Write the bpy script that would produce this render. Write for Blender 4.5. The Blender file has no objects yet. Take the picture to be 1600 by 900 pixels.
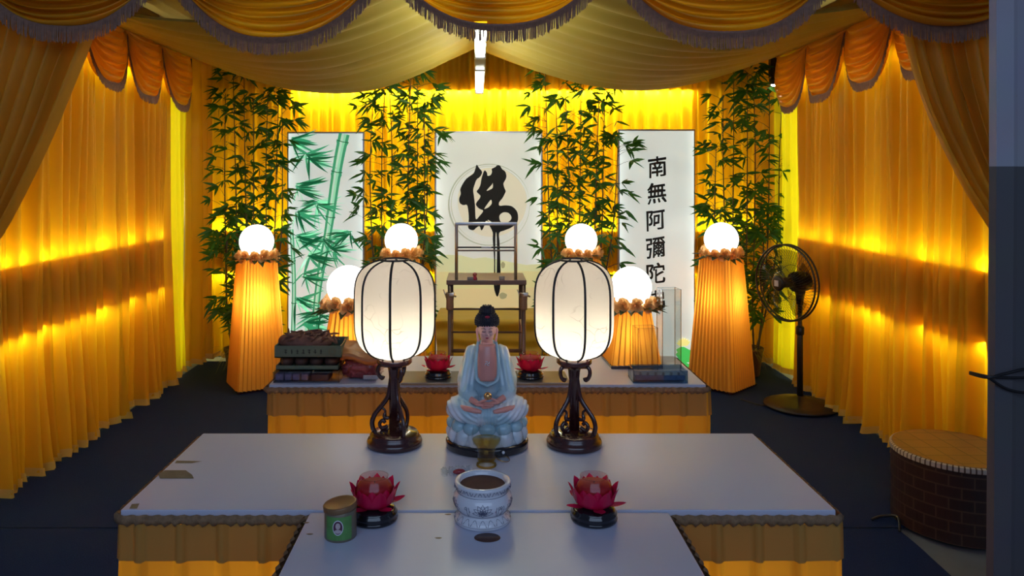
import bpy, bmesh, math, random
from mathutils import Vector, Matrix, noise
random.seed(7)
PI = math.pi
C = bpy.context.scene.collection
F = 1180.0                      # focal length in pixels of the 1600 px wide frame
HX, HZ = 745.0, 280.0           # principal point
EYE = 1.6
def PX(px, Y): return (px - HX) / F * Y
def PZ(py, Y): return EYE + (HZ - py) / F * Y

# ---------------------------------------------------------------- camera, world, exposure
cam = bpy.data.cameras.new('camera')
cam.sensor_width = 36; cam.lens = F / 1600 * 36
cam.shift_x = (800 - HX) / 1600; cam.shift_y = -(450 - HZ) / 1600
cam.clip_start = 0.05
camo = bpy.data.objects.new('camera', cam); C.objects.link(camo)
camo.location = (0, 0, EYE); camo.rotation_euler = (PI / 2, 0, 0)
bpy.context.scene.camera = camo
sc = bpy.context.scene
sc.view_settings.view_transform = 'Standard'; sc.view_settings.look = 'None'
sc.view_settings.exposure = 0.0; sc.view_settings.gamma = 1.0
sc.view_settings.use_curve_mapping = False
w = bpy.data.worlds.new('sky'); sc.world = w; w.use_nodes = True
w.node_tree.nodes['Background'].inputs[0].default_value = (0.42, 0.52, 0.85, 1)
w.node_tree.nodes['Background'].inputs[1].default_value = 0.13

def area(name, loc, size, energy, color, direction, spread=PI):
    l = bpy.data.lights.new(name, 'AREA'); l.shape = 'RECTANGLE'
    l.size, l.size_y = size; l.energy = energy; l.color = color; l.spread = spread
    o = bpy.data.objects.new(name, l); C.objects.link(o); o.location = loc
    o.rotation_euler = Vector(direction).to_track_quat('-Z', 'X' if abs(direction[1]) > .9 and False else 'Y').to_euler()
    return o
def strip_light(name, a, b, width, energy_per_m, color, direction):
    """a long thin area light from a to b shining along direction"""
    a, b = Vector(a), Vector(b); L = (b - a).length
    l = bpy.data.lights.new(name, 'AREA'); l.shape = 'RECTANGLE'
    l.size, l.size_y = L, width; l.energy = energy_per_m * L; l.color = color
    o = bpy.data.objects.new(name, l); C.objects.link(o)
    x = (b - a).normalized(); z = -Vector(direction).normalized(); y = z.cross(x)
    M = Matrix((x, y, z)).transposed().to_4x4(); M.translation = (a + b) / 2
    o.matrix_world = M
    return o
def bulb(name, loc, energy, color, r, parent=None):
    l = bpy.data.lights.new(name, 'POINT'); l.energy = energy; l.color = color; l.shadow_soft_size = r
    o = bpy.data.objects.new(name, l); C.objects.link(o); o.location = loc
    if parent: o.parent = parent
    return o

WL, WR, WB = -2.40, 2.50, 6.62          # curtain planes
Z1, Z2, ZT = 0.79, 1.135, 2.385         # rail bottom, rail top, light line below the eaves
GOLD = (1.0, 0.94, 0.34)
E_S, E_T = 7.2, 7.4
# daylight from the open front (hall behind the camera)
area('hall_daylight', (0.3, -2.0, 2.9), (5, 2.4), 66, (0.50, 0.68, 1.0), (0, .8, -.62))
for nm, a, b, end in (('left', (WL - .044, 3.5, 0), (WL - .044, 5.78, 0), 0), ('right', (WR + .044, 3.5, 0), (WR + .044, 5.86, 0), 0), ('back', (WL + .05, WB + .048, 0), (WR - .05, WB + .048, 0), 1)):
    n = (0, -1, 0) if end else ((1, 0, 0) if nm == 'left' else (-1, 0, 0))
    k = .9 if end else 1.0
    strip_light('rail_light_up_' + nm, (a[0], a[1], Z2 + .004), (b[0], b[1], Z2 + .004), .014, E_S * 1.15 * k, GOLD, (0, 0, 1))
    strip_light('rail_light_down_' + nm, (a[0], a[1], Z1 - .004), (b[0], b[1], Z1 - .004), .014, E_S * .95 * k, GOLD, (0, 0, -1))
    if end:
        strip_light('eaves_light_back', (-1.6, a[1], ZT - .01), (1.9, a[1], ZT - .01), .03, E_T * 2.1, (1, .86, .5), (0, -.3, -1))
    else:
        strip_light('eaves_light_' + nm, (a[0], a[1] + .1, ZT - .01), (b[0], b[1], ZT - .01), .03, E_T * .5, GOLD, (n[0]*.3, n[1]*.3, -1))
# daylight behind the two sheer corner strips
area('corner_daylight_left', (WL - .17, 6.02, 1.25), (.3, 2.3), 4, (.95, 1.0, .45), (1, 0, 0))
area('corner_daylight_right', (WR + .17, 6.10, 1.25), (.3, 2.3), 4.5, (.95, 1.0, .45), (-1, 0, 0))

# ---------------------------------------------------------------- materials
def mat(name, col, rough=.6, metal=0, spec=.5, noise_scale=0, noise_amt=.15, bump=0, emit=0, emit_col=None, coat=0, sheen=0):
    m = bpy.data.materials.new(name); m.use_nodes = True; nt = m.node_tree; p = nt.nodes['Principled BSDF']
    p.inputs['Base Color'].default_value = (*col, 1); p.inputs['Roughness'].default_value = rough
    p.inputs['Metallic'].default_value = metal; p.inputs['Specular IOR Level'].default_value = spec
    p.inputs['Coat Weight'].default_value = coat; p.inputs['Sheen Weight'].default_value = sheen
    if emit:
        p.inputs['Emission Color'].default_value = (*(emit_col or col), 1); p.inputs['Emission Strength'].default_value = emit
    if noise_scale:
        tc = nt.nodes.new('ShaderNodeTexCoord'); nz = nt.nodes.new('ShaderNodeTexNoise'); nz.inputs['Scale'].default_value = noise_scale
        nz.inputs['Detail'].default_value = 4
        nt.links.new(tc.outputs['Object'], nz.inputs['Vector'])
        mx = nt.nodes.new('ShaderNodeMix'); mx.data_type = 'RGBA'
        mx.inputs['A'].default_value = (*[c * (1 - noise_amt) for c in col], 1); mx.inputs['B'].default_value = (*[min(1, c * (1 + noise_amt)) for c in col], 1)
        nt.links.new(nz.outputs['Fac'], mx.inputs['Factor']); nt.links.new(mx.outputs['Result'], p.inputs['Base Color'])
        if bump:
            b = nt.nodes.new('ShaderNodeBump'); b.inputs['Strength'].default_value = bump; b.inputs['Distance'].default_value = .01
            nt.links.new(nz.outputs['Fac'], b.inputs['Height']); nt.links.new(b.outputs['Normal'], p.inputs['Normal'])
    return m
def cloth(name, col, tcol=None, trans=.45, rough=.4, clear=0.0, spec=.35):
    m = bpy.data.materials.new(name); m.use_nodes = True; nt = m.node_tree; N = nt.nodes; L = nt.links
    p = N['Principled BSDF']; out = N['Material Output']
    tc = N.new('ShaderNodeTexCoord'); nz = N.new('ShaderNodeTexNoise'); nz.inputs['Scale'].default_value = 3.5; nz.inputs['Detail'].default_value = 3
    L.new(tc.outputs['Object'], nz.inputs['Vector'])
    mx = N.new('ShaderNodeMix'); mx.data_type = 'RGBA'
    mx.inputs['A'].default_value = (*[c * .88 for c in col], 1); mx.inputs['B'].default_value = (*[min(1, c * 1.1) for c in col], 1)
    L.new(nz.outputs['Fac'], mx.inputs['Factor']); L.new(mx.outputs['Result'], p.inputs['Base Color'])
    p.inputs['Roughness'].default_value = rough; p.inputs['Specular IOR Level'].default_value = spec
    t = N.new('ShaderNodeBsdfTranslucent'); t.inputs['Color'].default_value = (*(tcol or col), 1)
    a = N.new('ShaderNodeMixShader'); a.inputs[0].default_value = trans
    L.new(p.outputs[0], a.inputs[1]); L.new(t.outputs[0], a.inputs[2]); last = a
    if clear:
        tr = N.new('ShaderNodeBsdfTransparent'); tr.inputs[0].default_value = (*(tcol or col), 1)
        b = N.new('ShaderNodeMixShader'); b.inputs[0].default_value = clear
        L.new(a.outputs[0], b.inputs[1]); L.new(tr.outputs[0], b.inputs[2]); last = b
    L.new(last.outputs[0], out.inputs[0])
    return m
def glass(name, tint=(1, 1, 1), refl=1.0, ior=1.45):
    m = bpy.data.materials.new(name); m.use_nodes = True; nt = m.node_tree; N = nt.nodes; L = nt.links
    tr = N.new('ShaderNodeBsdfTransparent'); tr.inputs[0].default_value = (*tint, 1)
    g = N.new('ShaderNodeBsdfGlossy'); g.inputs['Roughness'].default_value = .03
    lw = N.new('ShaderNodeLayerWeight'); lw.inputs[0].default_value = .5
    pw = N.new('ShaderNodeMath'); pw.operation = 'POWER'; pw.inputs[1].default_value = 4.0; L.new(lw.outputs['Facing'], pw.inputs[0])
    fr = N.new('ShaderNodeMath'); fr.operation = 'MULTIPLY_ADD'; fr.inputs[1].default_value = .6; fr.inputs[2].default_value = (ior - 1) ** 2 / 5; L.new(pw.outputs[0], fr.inputs[0])
    s = N.new('ShaderNodeMixShader'); L.new(fr.outputs[0], s.inputs[0]); L.new(tr.outputs[0], s.inputs[1]); L.new(g.outputs[0], s.inputs[2])
    L.new(s.outputs[0], N['Material Output'].inputs[0])
    return m
def glow(name, col, strength):
    m = bpy.data.materials.new(name); m.use_nodes = True; nt = m.node_tree; N = nt.nodes
    p = N['Principled BSDF']; p.inputs['Base Color'].default_value = (.8, .8, .8, 1)
    p.inputs['Emission Color'].default_value = (*col, 1); p.inputs['Emission Strength'].default_value = strength
    return m

M = {}
M['curtain'] = cloth('gold_curtain', (.78, .40, .020), (.95, .64, .012), .42, .45)
M['curtain_back'] = cloth('gold_back_curtain', (.80, .45, .018), (.96, .70, .012), .5, .45)
M['sheer'] = cloth('lime_sheer', (.88, .66, .03), (.92, .84, .015), .6, .5)
M['swag'] = cloth('gold_satin', (.86, .43, .02), (.95, .58, .01), .42, .27, clear=.05, spec=.6)
M['side_swag'] = cloth('gold_satin_side', (.82, .42, .03), (.9, .45, .01), .25, .3, spec=.6)
M['drape'] = cloth('gold_front_drape', (.66, .34, .03), (.8, .45, .02), .3, .45)
M['ceiling_cloth'] = cloth('olive_gold_ceiling_cloth', (.40, .31, .06), (.5, .38, .06), .10, .6)
M['fringe'] = mat('mauve_brown_fringe', (.30, .155, .10), .6, noise_scale=60, noise_amt=.5)
M['skirt'] = cloth('orange_gold_skirt', (.74, .40, .03), (.95, .52, .03), .4, .45)
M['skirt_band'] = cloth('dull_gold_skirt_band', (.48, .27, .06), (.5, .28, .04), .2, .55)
M['trim'] = mat('brown_lace', (.24, .14, .07), .8, noise_scale=90, noise_amt=.6)
M['wall'] = mat('plain_wall', (.45, .38, .24), .8, noise_scale=2)
M['board'] = mat('board', (.2, .13, .06), .8, noise_scale=6)
M['carpet'] = mat('navy_carpet', (.014, .030, .10), .95, spec=.1, noise_scale=220, noise_amt=.5, bump=.5)
M['concrete'] = mat('grey_concrete', (.16, .17, .19), .8, noise_scale=6, noise_amt=.25)
M['top'] = mat('pale_laminate', (.56, .60, .74), .28, noise_scale=2.5, noise_amt=.06, spec=.5)
M['edge_wood'] = mat('worn_board', (.22, .17, .10), .7, noise_scale=30, noise_amt=.4)
M['dark_wood'] = mat('dark_mahogany', (.045, .009, .009), .25, noise_scale=14, noise_amt=.4, spec=.6, coat=.4)
M['black_rib'] = mat('black_rib', (.012, .01, .012), .5)
M['globe'] = glow('lit_globe', (1, .98, .94), 1.9)
M['tube'] = glow('lit_tube', (.96, 1, .80), 27)
M['steel'] = mat('brushed_steel', (.55, .55, .57), .3, 1, noise_scale=20, noise_amt=.1)
M['dark_steel'] = mat('dark_rack_metal', (.16, .11, .09), .4, .6)
M['tape'] = mat('brown_tape', (.24, .15, .09), .6, noise_scale=60)
M['black'] = mat('black_plastic', (.012, .012, .013), .35, noise_scale=30)
M['gloss_black'] = mat('gloss_black', (.008, .008, .012), .12, coat=.5)
M['bronze_leaf'] = mat('petal_gold', (.80, .42, .12), .6)
M['petal'] = cloth('gold_petal', (.92, .60, .26), (.95, .6, .2), .35, .6)
M['green_leaf'] = mat('dark_green_leaf', (.03, .08, .02), .5)
M['leaf'] = cloth('bamboo_leaf', (.035, .13, .022), (.05, .20, .02), .3, .4)
M['stem'] = mat('bamboo_stem', (.055, .035, .018), .5, noise_scale=20, noise_amt=.4)
M['grass'] = cloth('dry_grass', (.20, .20, .07), (.2, .2, .05), .2, .5)
M['pot'] = mat('brown_pot', (.10, .05, .025), .7, noise_scale=15, noise_amt=.3)
M['lotus_red'] = cloth('crimson_petal', (.70, .012, .085), (.8, .02, .1), .25, .25)
M['wax'] = mat('red_wax', (.42, .012, .022), .55)
M['lotus_glass'] = glass('red_glass', (.96, .70, .72))
M['glass'] = glass('clear_glass', (.93, .95, .95))
M['acrylic'] = glass('acrylic', (.86, .91, .95), ior=1.5)
M['acrylic_blue'] = glass('blue_acrylic', (.60, .72, .84), ior=1.6)
M['oil'] = glass('golden_oil', (.93, .74, .30), ior=1.4)
M['white_ceramic'] = mat('white_ceramic', (.72, .74, .80), .15, coat=.5, noise_scale=5, noise_amt=.05)
M['blue_ink'] = mat('slate_ink', (.10, .11, .18), .3)
M['ash'] = mat('brown_ash', (.07, .022, .018), .9, noise_scale=80, noise_amt=.4)
M['ink'] = mat('black_ink', (.006, .006, .008), .6)
M['tile'] = None
print('materials ok')

# ---------------------------------------------------------------- mesh helpers
def obj(name, bm, m, parent=None, smooth=True, loc=None):
    me = bpy.data.meshes.new(name)
    bmesh.ops.recalc_face_normals(bm, faces=bm.faces) if False else None
    bm.to_mesh(me); bm.free()
    for mm in (m if isinstance(m, (list, tuple)) else [m]): me.materials.append(mm)
    if smooth:
        for p in me.polygons: p.use_smooth = True
    o = bpy.data.objects.new(name, me); C.objects.link(o)
    if parent is not None: o.parent = parent
    if loc: o.location = loc
    return o
def thing(name, label, cat, loc=(0, 0, 0), rz=0, group=None):
    o = bpy.data.objects.new(name, None); C.objects.link(o); o.location = loc; o.rotation_euler = (0, 0, rz)
    o.empty_display_size = .1
    o['label'] = label; o['category'] = cat
    if group: o['group'] = group
    return o
def tag(o, label, cat, group=None):
    o['label'] = label; o['category'] = cat
    if group: o['group'] = group
    return o
def struct(o): o['kind'] = 'structure'; return o
def dup(root, loc=None, rz=None, label=None, group=None):
    def cp(o, par):
        c = o.copy(); C.objects.link(c)
        if par is not None:
            c.parent = par
        for ch in list(o.children): cp(ch, c)
        return c
    r = cp(root, None)
    if loc is not None: r.location = loc
    if rz is not None: r.rotation_euler = (0, 0, rz)
    if label: r['label'] = label
    if group: r['group'] = group
    return r
def N_(): return bmesh.new()
def box(bm, c, s, bev=0, rz=0, mi=0):
    r = bmesh.ops.create_cube(bm, size=1)
    vs = r['verts']
    bmesh.ops.scale(bm, vec=s, verts=vs)
    if bev:
        es = list({e for v in vs for e in v.link_edges})
        b = bmesh.ops.bevel(bm, geom=es, offset=bev, segments=2, affect='EDGES', profile=.6)
        vs = list({v for f in b['faces'] for v in f.verts} | {v for v in vs if v.is_valid})
    if rz: bmesh.ops.rotate(bm, cent=(0, 0, 0), matrix=Matrix.Rotation(rz, 3, 'Z'), verts=vs)
    bmesh.ops.translate(bm, vec=c, verts=vs)
    if mi:
        for f in {f for v in vs for f in v.link_faces}: f.material_index = mi
    return vs
def lathe(bm, prof, n=32, c=(0, 0, 0), sy=1.0, sx=1.0, caps=True, wob=None, mi=0):
    rings = []
    for (r, z) in prof:
        ring = []
        for i in range(n):
            a = 2 * PI * i / n
            rr = r * (wob(a, z) if wob else 1)
            ring.append(bm.verts.new((c[0] + rr * math.cos(a) * sx, c[1] + rr * math.sin(a) * sy, c[2] + z)))
        rings.append(ring)
    for k in range(len(rings) - 1):
        A, B = rings[k], rings[k + 1]
        for i in range(n):
            f = bm.faces.new((A[i], A[(i + 1) % n], B[(i + 1) % n], B[i])); f.material_index = mi
    if caps:
        f = bm.faces.new(list(reversed(rings[0]))); f.material_index = mi
        f = bm.faces.new(rings[-1]); f.material_index = mi
    return rings
def tube(bm, pts, r, n=8, caps=True, flat=1.0, mi=0):
    pts = [Vector(p) for p in pts]
    if not isinstance(r, (list, tuple)): r = [r] * len(pts)
    up = Vector((0, 0, 1)); prev = None; rings = []
    for i, p in enumerate(pts):
        t = (pts[min(i + 1, len(pts) - 1)] - pts[max(i - 1, 0)])
        if t.length < 1e-9: t = Vector((0, 0, 1))
        t.normalize()
        if prev is None:
            a = t.cross(up)
            if a.length < .1: a = t.cross(Vector((0, 1, 0)))
        else:
            a = prev - t * prev.dot(t)
        a.normalize(); prev = a; b = t.cross(a)
        rings.append([bm.verts.new(p + (a * math.cos(2 * PI * k / n) * flat + b * math.sin(2 * PI * k / n)) * r[i]) for k in range(n)])
    for i in range(len(rings) - 1):
        for k in range(n):
            f = bm.faces.new((rings[i][k], rings[i][(k + 1) % n], rings[i + 1][(k + 1) % n], rings[i + 1][k])); f.material_index = mi
    if caps:
        bm.faces.new(list(reversed(rings[0]))).material_index = mi; bm.faces.new(rings[-1]).material_index = mi
    return rings
def torus(bm, c, R, r, axis='Z', n=40, m=8, M4=None):
    pts = []
    for i in range(n):
        a = 2 * PI * i / n
        ring = []
        for k in range(m):
            b = 2 * PI * k / m
            v = Vector(((R + r * math.cos(b)) * math.cos(a), (R + r * math.cos(b)) * math.sin(a), r * math.sin(b)))
            if axis == 'Y': v = Vector((v.x, v.z, v.y))
            if axis == 'X': v = Vector((v.z, v.x, v.y))
            if M4: v = M4 @ v
            ring.append(bm.verts.new(v + Vector(c)))
        pts.append(ring)
    for i in range(n):
        for k in range(m):
            bm.faces.new((pts[i][k], pts[(i + 1) % n][k], pts[(i + 1) % n][(k + 1) % m], pts[i][(k + 1) % m]))
def ball(bm, c, s, sub=3, rot=None):
    r = bmesh.ops.create_icosphere(bm, subdivisions=sub, radius=1)
    vs = r['verts']
    bmesh.ops.scale(bm, vec=s if isinstance(s, (tuple, list)) else (s, s, s), verts=vs)
    if rot: bmesh.ops.rotate(bm, cent=(0, 0, 0), matrix=rot, verts=vs)
    bmesh.ops.translate(bm, vec=c, verts=vs)
    return vs
def grid(bm, f, nu, nv, mi=0):
    V = [[bm.verts.new(f(i / nu, j / nv)) for i in range(nu + 1)] for j in range(nv + 1)]
    for j in range(nv):
        for i in range(nu):
            bm.faces.new((V[j][i], V[j][i + 1], V[j + 1][i + 1], V[j + 1][i])).material_index = mi
    return V
def spline(pts, n=10):
    pts = [Vector(p) for p in pts]; out = []
    P = [pts[0]] + pts + [pts[-1]]
    for i in range(1, len(P) - 2):
        for k in range(n):
            t = k / n
            out.append(.5 * ((2 * P[i]) + (-P[i-1] + P[i+1]) * t + (2*P[i-1] - 5*P[i] + 4*P[i+1] - P[i+2]) * t*t + (-P[i-1] + 3*P[i] - 3*P[i+1] + P[i+2]) * t**3))
    out.append(P[-2]); return out
def remesh(o, voxel, smooth_it=4, fac=.5):
    md = o.modifiers.new('r', 'REMESH'); md.mode = 'VOXEL'; md.voxel_size = voxel; md.use_smooth_shade = True
    if smooth_it:
        s = o.modifiers.new('s', 'SMOOTH'); s.factor = fac; s.iterations = smooth_it
    dg = bpy.context.evaluated_depsgraph_get(); dg.update()
    me = bpy.data.meshes.new_from_object(o.evaluated_get(dg))
    ms = [x for x in o.data.materials]
    o.modifiers.clear(); o.data = me; me.materials.clear()
    for x in ms: me.materials.append(x)
    for p in me.polygons: p.use_smooth = True; p.material_index = 0
    return o
def flat_shape(name, loops, m, parent, X0=0, Z0=0, sx=1, thick=.0008, Y=0, smooth_pts=0):
    """flat outline(s) in x,z (even-odd holes) with a little thickness; faces the viewer side (-Y)"""
    cu = bpy.data.curves.new(name, 'CURVE'); cu.dimensions = '2D'; cu.fill_mode = 'BOTH'; cu.extrude = thick
    for L in loops:
        if smooth_pts:
            q = [Vector((a, b, 0)) for a, b in L]
            n = len(q); out = []
            for i in range(n):
                p0, p1, p2, p3 = q[i-1], q[i], q[(i+1) % n], q[(i+2) % n]
                for k in range(smooth_pts):
                    t = k / smooth_pts
                    out.append(.5 * ((2*p1) + (-p0+p2)*t + (2*p0-5*p1+4*p2-p3)*t*t + (-p0+3*p1-3*p2+p3)*t**3))
            L = [(v.x, v.y) for v in out]
        s = cu.splines.new('POLY'); s.points.add(len(L) - 1); s.use_cyclic_u = True
        for i, (a, b) in enumerate(L): s.points[i].co = (X0 + a * sx, Z0 + b * sx, 0, 1)
    t = bpy.data.objects.new(name, cu); C.objects.link(t)
    dg = bpy.context.evaluated_depsgraph_get(); dg.update()
    me = bpy.data.meshes.new_from_object(t.evaluated_get(dg))
    bpy.data.objects.remove(t); me.transform(Matrix.Rotation(PI / 2, 4, 'X')); me.transform(Matrix.Translation((0, Y, 0)))
    me.materials.clear(); me.materials.append(m)
    o = bpy.data.objects.new(name, me); C.objects.link(o); o.parent = parent
    return o
def text_mesh(name, s, size, m, parent, loc, offset=0.0, bold=0, thick=.001, rot=(PI / 2, 0, 0), sx=1.0, wob=0):
    cu = bpy.data.curves.new(name, 'FONT'); cu.body = s; cu.size = size; cu.align_x = 'CENTER'; cu.align_y = 'CENTER'; cu.offset = offset; cu.extrude = thick
    t = bpy.data.objects.new(name, cu); C.objects.link(t)
    dg = bpy.context.evaluated_depsgraph_get(); dg.update()
    me = bpy.data.meshes.new_from_object(t.evaluated_get(dg)); bpy.data.objects.remove(t)
    if bold:      # a heavier brush: the same outline pressed on a little to each side
        bm = bmesh.new()
        for k in range(9):
            n0 = len(bm.verts); bm.from_mesh(me); bm.verts.ensure_lookup_table()
            for v in bm.verts[n0:]:
                v.co.x += bold * math.cos(k * .7) * (k > 0); v.co.y += bold * math.sin(k * .7) * (k > 0); v.co.z += k * .00008
        bm.to_mesh(me); bm.free()
    me.materials.clear(); me.materials.append(m)
    for v in me.vertices:
        if wob:
            d = noise.noise_vector(Vector((v.co.x / size * 3, v.co.y / size * 3, 1.7))) * wob * size
            v.co.x += d.x; v.co.y += d.y
        v.co.x *= sx
        v.co.y += .12 * v.co.x if wob else 0
    o = bpy.data.objects.new(name, me); C.objects.link(o); o.parent = parent; o.location = loc; o.rotation_euler = rot
    return o
# ---------------------------------------------------------------- the room shell
def sbox(name, c, s, m):
    bm = N_(); box(bm, c, s); return struct(obj(name, bm, m, smooth=False))
sbox('floor', (0, 2.0, -.06), (9, 11, .1), M['concrete'])
sbox('wall_left', (WL - .26, 4.9, 1.45), (.08, 4.4, 2.9), M['wall'])
sbox('wall_right', (WR + .26, 4.9, 1.45), (.08, 4.4, 2.9), M['wall'])
sbox('wall_back', (0.05, WB + .26, 1.45), (5.5, .08, 2.9), mat('pale_back_wall', (.75, .68, .45), .8, noise_scale=2))
sbox('ceiling', (0.05, 4.9, 3.0), (5.6, 4.4, .08), M['wall'])
ti = 1
for (a, b, side) in (((WL - .072, 3.4), (WL - .072, 5.8), 'l'), ((WR + .072, 3.4), (WR + .072, 5.88), 'r'), ((WL - .02, WB + .075), (WR + .02, WB + .075), 'b')):
    for z0, z1 in ((Z1, Z2), (ZT, 2.86)):
        cx, cy = (a[0] + b[0]) / 2, (a[1] + b[1]) / 2
        if side == 'b': s = (b[0] - a[0], .07, z1 - z0)
        else: s = (.07, b[1] - a[1], z1 - z0)
        sbox('trim_%d' % ti, (cx, cy, (z0 + z1) / 2), s, M['board']); ti += 1

# carpet with a seam and shallow wrinkles
bm = N_()
def carpet_f(x0, x1, y0, y1, seed):
    def f(u, v):
        x = x0 + (x1 - x0) * u; y = y0 + (y1 - y0) * v
        z = .004 + .005 * max(0, noise.noise(Vector((x * .35 + seed, y * 3.2, seed))))
        return (x, y, z)
    return f
grid(bm, carpet_f(WL + .0, WR - .0, 3.46, WB - .0, 1.3), 60, 120)
tag(obj('carpet', bm, M['carpet']), 'dark navy carpet covering the tent floor behind the seam', 'carpet')
bm = N_()
V = grid(bm, carpet_f(WL - .1, 1.92, 1.0, 3.45, 5.3), 60, 80)
for v in bm.verts:
    if v.co.x > 1.3:
        lim = 1.30 + (1.93 - 1.30) * min(1, max(0, (v.co.y - 2.2) / 1.2))
        v.co.x = min(v.co.x, 1.93 - (3.45 - v.co.y) * .05 - 0)
tag(obj('carpet', bm, M['carpet']), 'dark navy carpet strip in front of the floor seam', 'carpet')

# ---------------------------------------------------------------- curtains
def curtain(name, label, a, b, z0, z1, n, amp, m, nrm, seed=0, hem=True, cols=9, rows=14, trim_m=None, group=None):
    a = Vector((*a, 0)); b = Vector((*b, 0)); nrm = Vector((*nrm, 0)); rnd = random.Random(seed)
    L = (b - a).length
    # uneven fold positions
    W = [rnd.uniform(.45, 1.6) for _ in range(n)]; S = sum(W); cum = [0]
    for x in W: cum.append(cum[-1] + x / S)
    A = [rnd.uniform(.45, 1.25) for _ in range(n)]
    def prof(u, v):
        for k in range(n):
            if u <= cum[k + 1] + 1e-9: break
        t = (u - cum[k]) / (cum[k + 1] - cum[k])
        # sharp ridge, broad valley
        s = max(0.0, math.sin(PI * t)) ** 1.5
        a_ = A[k] * (1 + .35 * noise.noise(Vector((k * 3.1, v * 2.2, seed))))
        return s * a_
    def f(u, v):
        wv = .010 * math.sin(v * 3 + u * 37) + .02 * noise.noise(Vector((u * L * 1.4, v * 1.2, seed + 5)))
        uu = min(1, max(0, u + .004 * noise.noise(Vector((u * 30, v * 2, seed))) * v))
        p = a + (b - a) * u
        d = amp * (prof(uu, v) - .5) + wv * .6 + .010 * noise.noise(Vector((u * L * 9, v * 2.5, seed + 9)))
        d = max(d, -.031); flare = 1 + .8 * v ** 4
        z = z1 + (z0 - z1) * v
        if v > .98 and hem: z += .018 * (noise.noise(Vector((u * L * 4, 2, seed)))) + .008 * math.sin(u * n * 6)
        p = p + nrm * d * flare; return (p.x, p.y, z)
    bm = N_(); grid(bm, f, n * cols, rows * 4)
    o = obj(name, bm, m)
    tag(o, label, 'curtain', group)
    if hem:
        bm = N_()
        def h(u, v):
            q = Vector(f(u, 1)); k = .010 * math.sin(u * L * 160) * v
            return (q.x + nrm.x * (k + .006), q.y + nrm.y * (k + .006), q.z + .025 - .045 * v)
        grid(bm, h, int(L * 90), 3)
        obj('hem_ruffle', bm, trim_m or m, o)
    return o
M['hem'] = cloth('pale_gold_hem', (.80, .55, .12), (.9, .6, .1), .3, .4)
curtain('curtain', 'gold pleated curtain lining the left side of the tent', (WL, 3.56), (WL, 5.84), .04, 2.66, 34, .085, M['curtain'], (1, 0), 1, trim_m=M['hem'])
curtain('curtain', 'gold pleated curtain lining the right side behind the fan', (WR, 3.56), (WR, 5.90), .04, 2.66, 34, .085, M['curtain'], (-1, 0), 2, trim_m=M['hem'])
curtain('curtain', 'gold pleated curtain across the back behind the light boxes', (WL + .02, WB), (WR - .02, WB), .05, 2.78, 62, .06, M['curtain_back'], (0, -1), 3, trim_m=M['hem'])
curtain('curtain', 'narrow lime-yellow sheer curtain in the back left corner', (WL - .01, 5.85), (WL + .01, 6.22), .06, 2.64, 5, .05, M['sheer'], (1, 0), 4, trim_m=M['hem'])
curtain('curtain', 'narrow lime-yellow sheer curtain in the back right corner behind the fan', (WR + .01, 5.90), (WR - .01, 6.35), .06, 2.64, 6, .05, M['sheer'], (-1, 0), 5, trim_m=M['hem'])
curtain('curtain', 'dark orange curtain fold closing the back left corner', (WL - .0, 6.24), (WL + .10, 6.56), .06, 2.64, 4, .05, M['curtain'], (1, 0), 6, trim_m=M['hem'])
curtain('curtain', 'dark orange curtain fold closing the back right corner', (WR + .0, 6.37), (WR - .10, 6.56), .06, 2.64, 3, .05, M['curtain'], (-1, 0), 8, trim_m=M['hem'])

# front tied-back drapes
def drape(label, xo, top_in, path, seed, sgn):
    """path: inner-edge (x, z) points from top to bottom"""
    P = spline([(x, 0, z) for x, z in path], 12)
    bm = N_(); n = 15
    def f(u, v):
        k = v * (len(P) - 1); i = min(int(k), len(P) - 2); q = P[i].lerp(P[i + 1], k - i)
        xi, z = q.x, q.z
        wob = noise.noise(Vector((u * 6, v * 1.5, seed)))
        x = xo + (xi - xo) * (u + .018 * math.sin(u * n * 2 * PI + v) )
        y = 3.42 + .045 * math.sin(u * n * 2 * PI + 2.5 * wob) * (.55 + .45 * u) + .03 * wob
        z = z + .10 * (1 - u) * (1 - v)
        return (x, y, z)
    grid(bm, f, n * 10, 50)
    return tag(obj('front_drape', bm, M['drape']), label, 'drape')
Yd = 3.42
def pth(L): return [(PX(a, Yd), PZ(b, Yd)) for a, b in L]
drape('gold front drape gathered back at the left tent opening', -2.75, 0, pth([(165, -60), (152, 40), (118, 130), (70, 240), (0, 372), (-60, 440), (-90, 560), (-100, 830)]), 3, -1)
drape('gold front drape gathered back beside the grey pillar', 2.78, 0, pth([(1395, -60), (1408, 60), (1440, 168), (1495, 280), (1552, 365), (1600, 430), (1625, 560), (1630, 830)]), 4, 1)

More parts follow.
